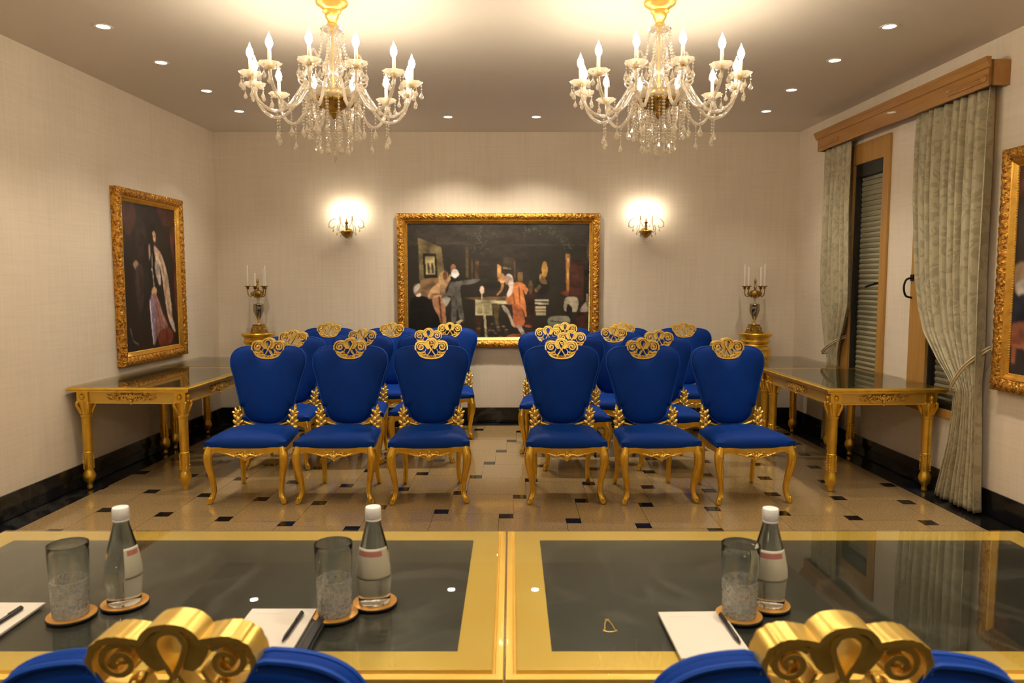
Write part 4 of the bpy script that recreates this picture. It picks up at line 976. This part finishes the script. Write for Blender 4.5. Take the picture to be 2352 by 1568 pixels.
curtain('far damask curtain, the narrow one near the back right corner',
        [(2.80,6.64,7.17,.030,-.068),(2.2,6.62,7.16,.040,-.076),(1.7,6.58,7.17,.042,-.076),(1.33,6.57,7.14,.040,-.075),(1.1,6.66,7.08,.028,-.075),(.97,6.73,7.04,.024,-.072),(.86,6.77,7.00,.020,-.066),(.80,6.78,6.99,.018,-.062),(.6,6.76,7.02,.020,-.062),(.3,6.74,7.04,.022,-.062),(.012,6.72,7.06,.024,-.064)], 5, (.86,6.79,6.985,6.73,1.03,-.02), 9)

# ------------------------------------------------------------------ pedestals, candelabra, candles
def pedestal(x, y, label):
    t = thing('pedestal', label, 'pedestal', (x, y, 0), 0, 'gilt pedestals')
    MB().box(-.165,.165,-.165,.165,0,.05).build('plinth', GOLD, t, None, 0.006)
    MB().box(-.125,.125,-.125,.125,.0505,.86).build('shaft', GOLDP, t, None, 0.004)
    for k in range(4):
        c = MB(); an = k*PI/2
        mp = lambda u, v, d: (u, -.125+d, v)
        c.band([(-.095,.12),(.095,.12),(.095,.83),(-.095,.83)], .012, -.008, .002, mp, True)
        carving(c, lambda u, v, d: (u, -.125+d, .77+v), 0.42)
        c.tube([(u, -.129, v) for u, v in crom([(-.07,.72),(-.03,.68),(.03,.72),(.06,.64),(0,.58),(-.05,.5)], 5)], .006, 6)
        c.xf(0, lambda p: Matrix.Rotation(an, 3, 'Z') @ p); c.build('shaft_panel', GOLDL, t, 60)
    MB().lathe([(.130,.8605),(.135,.875),(.132,.885),(.150,.905),(.152,.92),(.140,.935),(.142,.955),(.165,.972),(.172,.985),(.172,.998),(.168,1.003)], (0,0,0), 48).build('capital', GOLD, t, 35)
    return t
pedestal(-2.678, 7.69, 'gilt pedestal in the back left corner under a candelabra')
pedestal(2.575, 7.69, 'gilt pedestal in the back right corner under a candelabra')
def candelabra(x, y, z, rz, label, lab_c, angs, hs):
    t = thing('candelabra', label, 'candelabra', (x, y, z), rz, 'brass candelabra')
    b_ = MB()
    for (r0, r1, z0, z1) in ((.072,.072,0,.012),(.068,.056,.012,.06),(.056,.046,.06,.078),(.050,.050,.078,.09)):
        b_.lathe([(r0*1.41,z0),(r1*1.41,z1)], (0,0,0), 4)
    b_.xf(0, lambda p: Matrix.Rotation(PI/4, 3, 'Z') @ p)
    for k in range(4):
        an = k*PI/2
        for q in range(-2, 3): b_.ball((math.cos(an)*.062-math.sin(an)*q*.02, math.sin(an)*.062+math.cos(an)*q*.02, .036), (.009,.009,.018), 8, 5)
    b_.build('base', BRASS, t, 30)
    MB().lathe([(.018,.09),(.012,.096),(.010,.105),(.017,.118),(.012,.132),(.016,.142)], (0,0,0), 16).build('lower_stem', GOLDL, t, 60)
    MB().lathe([(.016,.142),(.022,.155),(.030,.175),(.044,.205),(.053,.235),(.053,.270),(.050,.295),(.053,.300),(.050,.306),(.036,.308)], (0,0,0), 28, wave=lambda a, k, r: r*(1+.03*math.cos(a*8)) if 2 < k < 6 else r).build('urn', SILVER, t, 40)
    MB().lathe([(.022,.3085),(.012,.318),(.012,.345),(.020,.356),(.014,.366)], (0,0,0), 16).build('upper_stem', ARMGL, t, 40)
    MB().lathe([(.014,.366),(.036,.372),(.046,.392),(.050,.420),(.046,.440),(.030,.448),(.012,.452),(.014,.475),(.020,.480),(.012,.49),(.009,.52),(.014,.545),(.004,.575)], (0,0,0), 24, wave=lambda a, k, r: r*(1+.10*math.cos(a*8)) if 0 < k < 5 else r).build('cup', BRASS, t, 40)
    for k, (an, hh) in enumerate(zip(angs, hs)):
        c, s_ = math.cos(an), math.sin(an); rr = .107
        a_ = MB(); a_.tube([(c*u, s_*u, v) for u, v in crom([(.042,.42),(.058,.395),(.082,.385),(.102,.405),(rr,.440),(rr,.462)], 4)], .0055, 8)
        a_.tube([(c*u, s_*u, v) for u, v in spiral(.064, .415, .016, .004, -1.6, 1.3, 14)], .004, 6)
        arm = a_.build('arm', BRASS, t, 60)
        MB().lathe([(.007,.458),(.014,.464),(.016,.474),(.012,.480),(.032,.490),(.034,.494),(.012,.492)], (c*rr, s_*rr, 0), 20).build('drip_pan', BRASS, arm, 40)
        wp = Matrix.Rotation(rz, 3, 'Z') @ Vector((c*rr, s_*rr, 0))
        cd = MB().lathe([(.0105,0),(.0105,.02),(.0085,hh*0.8),(.0075,hh*.93),(.0045,hh*.985),(.001,hh)], (0,0,0), 14).build('candle', WAX, None, 60)
        cd.location = (x+wp.x, y+wp.y, z+.4925); tag(cd, lab_c[k], 'candle', 'white candles')
    return t
candelabra(-2.668, 7.69, 1.0035, 0, 'brass candelabra with dark urn on the back left pedestal',
  ['tall white candle at the left end of the left candelabra', 'short white candle at the front of the left candelabra', 'white candle behind the middle of the left candelabra', 'tall white candle at the right end of the left candelabra'], [R(180), R(274), R(78), R(-28)], [.222,.135,.19,.215])
candelabra(2.562, 7.69, 1.0035, 0, 'brass candelabra with bright urn on the back right pedestal',
  ['tall white candle at the left end of the right candelabra', 'white candle at the front left of the right candelabra', 'white candle at the front right of the right candelabra', 'tall white candle at the right end of the right candelabra'], [R(172), R(214), R(282), R(10)], [.235,.20,.20,.235])

# ------------------------------------------------------------------ chandeliers
def strand(n, sp, r, dr=None, drop_h=.05, drop_r=.012):
    """vertical string of beads hanging down from the origin"""
    m_ = MB(); z = -sp/2
    for i in range(n): m_.bead((0,0,z), r, sp*0.46, 5, i*0.5); z -= sp
    if dr: m_.drop((0,0,z+sp*0.45), drop_r, drop_h, 6)
    m_.tube([(0,0,0),(0,0,z+sp*.4)], .0009, 4)
    return m_
def place(mesh, name, parent, loc, rot=(0,0,0)):
    o = bpy.data.objects.new(name, mesh); COL.objects.link(o); o.parent = parent; o.location = loc; o.rotation_euler = rot; return o
def chandelier(x, y, a0, label):
    t = thing('chandelier', label, 'chandelier', (x, y, H), 0, 'crystal chandeliers')
    Z = lambda z: z - H
    L = lambda prof: [(r, Z(z)) for r, z in prof]
    MB().lathe(L([(.088,H-.0005),(.088,3.112),(.080,3.106),(.070,3.098),(.056,3.088),(.050,3.076),(.053,3.070),(.040,3.058),(.036,3.036),(.028,3.028),(.024,3.008),(.031,3.0),(.030,2.99),(.016,2.98),(.010,2.965)]), (0,0,0), 32).build('ceiling_rose', GOLDL, t, 35)
    st = MB().lathe(L([(.010,2.966),(.012,2.95),(.022,2.93),(.014,2.91),(.020,2.885),(.024,2.86),(.020,2.83),(.030,2.815),(.018,2.80),(.026,2.775),(.034,2.745),(.030,2.715),(.042,2.70),(.050,2.685),(.034,2.672),(.040,2.65),(.052,2.632)]), (0,0,0), 20)
    st.build('glass_stem', ARMGL, t, 30)
    MB().lathe(L([(.0055,2.97),(.0055,2.60)]), (0,0,0), 10).build('stem_rod', GOLDL, t, 60)
    MB().lathe(L([(.012,2.985),(.060,2.975),(.066,2.980),(.058,2.968),(.012,2.962)]), (0,0,0), 24, wave=lambda a, k, r: r*(1+.06*math.cos(a*8)) if 0 < k < 4 else r).build('crown', ARMGL, t, 40)
    MB().lathe(L([(.040,2.640),(.060,2.634),(.064,2.615),(.058,2.600)]), (0,0,0), 28).build('hub_collar', GOLDL, t, 40)
    bw = MB().lathe(L([(.066,2.5995),(.086,2.594),(.091,2.580),(.082,2.558),(.060,2.538),(.034,2.520),(.026,2.511),(.027,2.504),(.014,2.494),(.012,2.486),(.002,2.475)]), (0,0,0), 36, wave=lambda a, k, r: r*(1+.05*math.cos(a*12)) if 0 < k < 5 else r)
    for k in range(6):
        an = a0 + PI/3*k + PI/6; bw.ball((math.cos(an)*.098, math.sin(an)*.098, Z(2.576)), (.024,.024,.028), 10, 6)
    bw.build('brass_bowl', BRASS, t, 40)
    MB().lathe(L([(.060,2.606),(.13,2.585),(.175,2.592),(.192,2.606),(.188,2.602),(.172,2.584),(.13,2.577),(.060,2.600)]), (0,0,0), 48, wave=lambda a, k, r: r*(1+.04*math.cos(a*16)) if 1 < k < 6 else r).build('glass_dish', CRYSTAL, t, 40)
    # one arm mesh family, shared by twelve arms
    ap_ = crom([(.045,2.615),(.085,2.655),(.125,2.672),(.165,2.652),(.205,2.590),(.255,2.520),(.310,2.488),(.370,2.497),(.420,2.545),(.447,2.605),(.452,2.650)], 4)
    arm_m = MB().tube([(u, 0, Z(v)) for u, v in ap_], [.0095]*len(ap_), 8)
    arm_m.tube([(u, .011*math.sin(i*.9), Z(v)+.011*math.cos(i*.9)) for i, (u, v) in enumerate(ap_)], .0028, 5)
    arm_m.tube([(u, 0, Z(v)) for u, v in spiral(.175, 2.700, .030, .006, -1.9, 1.25, 16)], .005, 6)
    arm_me = arm_m.mesh('arm', ARMGL, 60)
    bob_me = MB().lathe([(.006,-.012),(.020,-.010),(.040,-.002),(.057,.012),(.060,.018),(.053,.013),(.036,.004),(.012,.0)], (0,0,0), 32, wave=lambda a, k, r: r*(1+.07*math.cos(a*8)) if 2 < k < 6 else r).mesh('drip_dish', CRYSTAL, 30)
    cup_me = MB().lathe([(.010,-.016),(.013,-.006),(.020,.006),(.018,.016),(.011,.018)], (0,0,0), 16).mesh('candle_cup', GOLDL, 40)
    slv_me = MB().lathe([(.0095,.018),(.0095,.085),(.007,.088)], (0,0,0), 14).mesh('candle_sleeve', SLEEVE, 40)
    bulb_me = MB().lathe([(.006,.088),(.011,.096),(.018,.110),(.0195,.121),(.0155,.138),(.008,.153),(.003,.166),(.0005,.175)], (0,0,0), 12).mesh('bulb', BULB, 60)
    dp = MB(); dp.bead((0,0,-.010), .006, .008, 5); dp.bead((0,0,-.026), .0055, .007, 5); dp.drop((0,0,-.034), .013, .048, 6); dp_me = dp.mesh('pendant', CRYSTAL, None)
    long_me = strand(5, .018, .0062, True, .060, .016).mesh('pendant_chain', CRYSTAL, None)
    for k in range(12):
        an = a0 + 2*PI*k/12
        arm = place(arm_me, 'arm', t, (0,0,0), (0,0,an))
        e = (.452, 0, Z(2.660))
        place(bob_me, 'drip_dish', arm, e); place(cup_me, 'candle_cup', arm, e); place(slv_me, 'candle_sleeve', arm, e); place(bulb_me, 'bulb', arm, e)
        for q in range(5):
            b2 = 2*PI*q/5 + .3; place(dp_me, 'pendant', arm, (.452+.054*math.cos(b2), .054*math.sin(b2), Z(2.668)), (0,0,q))
        place(long_me, 'pendant_chain', arm, (.315, 0, Z(2.478)))
    # swags from the crown and bead curtains below the dish
    sw = MB()
    pth = crom([(.058,0,2.970),(.066,0,2.92),(.070,0,2.87),(.085,0,2.82),(.12,0,2.765),(.165,0,2.732)], 8)
    acc = 0; last = Vector(pth[0])
    for p in pth:
        p = Vector(p); acc += (p-last).length; last = p
        if acc > .0185: sw.bead((p.x, p.y, Z(p.z)), .0095, .0095, 6, acc*40); acc = 0
    sw_me = sw.mesh('bead_swag', CRYSTAL, None)
    hk = MB(); hk.tube([(u, 0, Z(v)) for u, v in crom([(.020,2.80),(.060,2.775),(.11,2.79),(.145,2.83),(.165,2.80),(.150,2.765),(.130,2.775)], 5)], .006, 6)
    hk.drop((.160,0,Z(2.762)), .012, .045, 6); hk_me = hk.mesh('scroll_hook', ARMGL, 50)
    for k in range(8):
        an = a0 + 2*PI*k/8; place(sw_me, 'bead_swag', t, (0,0,0), (0,0,an+.2))
    for k in range(6): place(hk_me, 'scroll_hook', t, (0,0,0), (0,0,a0+PI/3*k))
    s1 = strand(9, .0175, .0078, True, .050, .014).mesh('bead_strand', CRYSTAL, None); s2 = strand(13, .0175, .0075, True, .045, .012).mesh('bead_strand', CRYSTAL, None); s3 = strand(11, .0175, .0075, True, .05, .012).mesh('bead_strand', CRYSTAL, None); s4 = strand(12, .0175, .008).mesh('bead_strand', CRYSTAL, None)
    for k in range(16): an = 2*PI*k/16; place(s1, 'bead_strand', t, (.172*math.cos(an), .172*math.sin(an), Z(2.580)), (0,0,k))
    for k in range(14): an = 2*PI*(k+.5)/14; place(s4, 'bead_strand', t, (.135*math.cos(an), .135*math.sin(an), Z(2.572)), (0,0,k))
    for k in range(10): an = 2*PI*(k+.3)/10; place(s2, 'bead_strand', t, (.098*math.cos(an), .098*math.sin(an), Z(2.565)), (0,0,k))
    for k in range(5): an = 2*PI*(k+.3)/5; place(s3, 'bead_strand', t, (.045*math.cos(an), .045*math.sin(an), Z(2.520)), (0,0,k))
    fin = strand(10, .0175, .0065); fin.lathe([(.001,-.178),(.010,-.184),(.022,-.205),(.020,-.216),(.010,-.232),(.001,-.246)], (0,0,0), 8)
    place(fin.mesh('finial', CRYSTAL, None), 'finial', t, (0,0,Z(2.474)))
    return t
chandelier(-1.020, 4.28, R(-61.6), 'lit crystal chandelier with candle bulbs, left of the two')
chandelier(0.842, 4.28, R(-86), 'lit crystal chandelier with candle bulbs, right of the two')

chandelier(-1.020, 0.35, R(-60), 'unseen crystal chandelier added for light over the left half near the camera')  # unseen pair added to light the room from the camera side
chandelier(0.842, 0.35, R(-60), 'unseen crystal chandelier added for light over the right half near the camera')

# ------------------------------------------------------------------ wall lamps beside the large painting
def sconce(x, z, label):
    t = thing('wall_sconce', label, 'wall lamp', (x, YB, z), 0, 'crystal wall sconces')
    yo = -.095
    b_ = MB(); b_.lathe([(.002,-.070),(.024,-.058),(.050,-.034),(.062,-.008),(.064,.004),(.057,.011),(.045,.004)], (0,yo,0), 28, wave=lambda a, k, r: r*(1+.05*math.cos(a*10)) if 0 < k < 6 else r)
    b_.lathe([(.014,.004),(.010,.03),(.016,.05),(.010,.075),(.018,.092),(.024,.098),(.010,.104),(.006,.140),(.002,.150)], (0,yo,0), 14)
    b_.tube([(0,-.001,0),(0,yo+.03,-.005)], .012, 8); b_.lathe([(.045,0),(.045,.010),(.030,.014)], (0,0,0), 20, cap=True)
    k = len(b_.v) - 60; b_.xf(k, lambda p: Vector((p.x, -p.z-.0005, p.y)))
    b_.build('brass_bowl', BRASS, t, 40)
    for sx in (-1, 1):
        a_ = MB().tube([(sx*u, yo-.02*min(1, u/.08), v) for u, v in crom([(.045,.0),(.062,-.008),(.078,.015),(.072,.055),(.062,.085),(.062,.105)], 5)], .006, 8)
        arm = a_.build('arm', ARMGL, t, 60)
        MB().lathe([(.006,.104),(.030,.110),(.032,.116),(.012,.114)], (sx*.062, yo-.015, 0), 20).build('drip_dish', CRYSTAL, arm, 40)
        MB().lathe([(.009,.114),(.009,.165),(.006,.168)], (sx*.062, yo-.015, 0), 12).build('candle_sleeve', SLEEVE, arm, 40)
        MB().lathe([(.006,.168),(.015,.188),(.016,.200),(.010,.222),(.001,.245)], (sx*.062, yo-.015, 0), 12).build('bulb', BULBS, arm, 60)
        s_ = MB().tube([(sx*u, yo-.01, v) for u, v in crom([(.03,.045),(.06,.10),(.105,.135),(.155,.125),(.185,.085),(.172,.045),(.140,.040),(.128,.062)], 5)], .0055, 8)
        s_.tube([(sx*u, yo-.015, v) for u, v in crom([(.05,.0),(.085,-.01),(.098,.03),(.085,.07)], 5)], .0045, 8)
        for u, v in ((.185,.080),(.140,.036),(.10,.0),(.06,-.02)): s_.drop((sx*u, yo-.012, v), .009, .04, 6)
        s_.build('crystal_scroll', CRYSTAL, t, 50)
    MB().drop((0,yo,-.066), .012, .05, 6).build('pendant', CRYSTAL, t, None)
    return t
sconce(-1.752, 2.070, 'lit crystal wall sconce on the back wall, left of the large painting')
sconce(1.428, 2.075, 'lit crystal wall sconce on the back wall, right of the large painting')

# ------------------------------------------------------------------ recessed downlights
def downlight(x, y, label, proto=[]):
    if not proto:
        t = thing('recessed_downlight', label, 'ceiling light', (x, y, H), 0, 'recessed ceiling downlights')
        MB().lathe([(.040,-.0005),(.056,-.001),(.055,-.005),(.040,-.004)], (0,0,0), 32, cap=False).build('trim_ring', TRIMW, t, 40)
        MB().lathe([(.0005,-.0022),(.040,-.0022),(.040,-.0008),(.0005,-.0008)], (0,0,0), 32).build('lens', LENS, t, None)
        l = bpy.data.lights.new('downlight_beam', 'SPOT'); l.energy = DL_W; l.color = (1.0, 0.885, 0.72); l.spot_size = R(100); l.spot_blend = 1.0; l.shadow_soft_size = 0.04
        lo = bpy.data.objects.new('downlight_beam', l); COL.objects.link(lo); lo.parent = t; lo.location = (0,0,-.02)
        proto.append(t)
    else: t = copy_thing(proto[0], (x, y, H), 0, label)
    if abs(x) < 2:                                                   # the inner lamps are stronger than the wall rows
        for c in t.children:
            if c.type == 'LIGHT':
                while len(proto) < 3:
                    d2 = c.data.copy(); d2.energy = (112.0, 66.0)[len(proto)-1]; proto.append(d2)
                    if len(proto) == 2: d2.spot_size = R(118)
                c.data = proto[1 if y > 7 else 2]
DL_W = 33.0
LS = [(-2.54,6.957,'downlight deepest in the left ceiling row'), (-2.54,6.225,'third downlight from the front in the left ceiling row'), (-2.54,5.434,'second downlight from the front in the left ceiling row'), (-2.54,4.682,'downlight nearest the camera in the left ceiling row'),
      (2.376,6.957,'downlight deepest in the right ceiling row'), (2.32,6.195,'third downlight from the front in the right ceiling row'), (2.32,5.382,'second downlight from the front in the right ceiling row'), (2.35,4.682,'downlight nearest the camera in the right ceiling row'),
      (-0.613,7.192,'downlight on the left of the pair near the back wall'), (0.239,7.192,'downlight on the right of the pair near the back wall')]
for x, y, lab in LS: downlight(x, y, lab)
for x in (-2.54, 2.34):
    for y in (3.9, 3.1, 2.3, 1.5, 0.6, -0.4): downlight(x, y, 'added ceiling downlight continuing the %s row out of view' % ('left' if x < 0 else 'right'))  # extra lamps out of view, added to light the front of the room
for x in (-0.9, 0.75):
    for y in (1.9, 0.6): downlight(x, y, 'added ceiling downlight over the conference tables, out of view')  # unseen lamps added to brighten the near end of the room

# ------------------------------------------------------------------ world, camera, view
wd = bpy.data.worlds.new('world'); scene.world = wd; wd.use_nodes = True
wd.node_tree.nodes['Background'].inputs[0].default_value = (0.01, 0.01, 0.012, 1)
cam = bpy.data.cameras.new('camera'); co = bpy.data.objects.new('camera', cam); COL.objects.link(co)
co.location = (0, 0, 1.55); co.rotation_euler = (R(90) - math.atan(139/1675), 0, 0)
cam.sensor_width = 36; cam.lens = 36*1675/2352; cam.shift_x = 1/2352; cam.clip_start = 0.05
cam.dof.use_dof = True; cam.dof.focus_distance = 5.2; cam.dof.aperture_fstop = 5.6
scene.camera = co
scene.view_settings.view_transform = 'Standard'; scene.view_settings.look = 'None'
scene.view_settings.exposure = 0.55; scene.view_settings.gamma = 1.0; scene.view_settings.use_curve_mapping = False
cy = scene.cycles
cy.max_bounces = 7; cy.diffuse_bounces = 4; cy.glossy_bounces = 4; cy.transmission_bounces = 8; cy.transparent_max_bounces = 24
cy.sample_clamp_indirect = 4.0; cy.sample_clamp_direct = 0.0; cy.blur_glossy = 0.5
cy.caustics_reflective = False; cy.caustics_refractive = False
cy.use_light_tree = True; cy.use_adaptive_sampling = True; cy.adaptive_threshold = 0.1; cy.adaptive_min_samples = 16
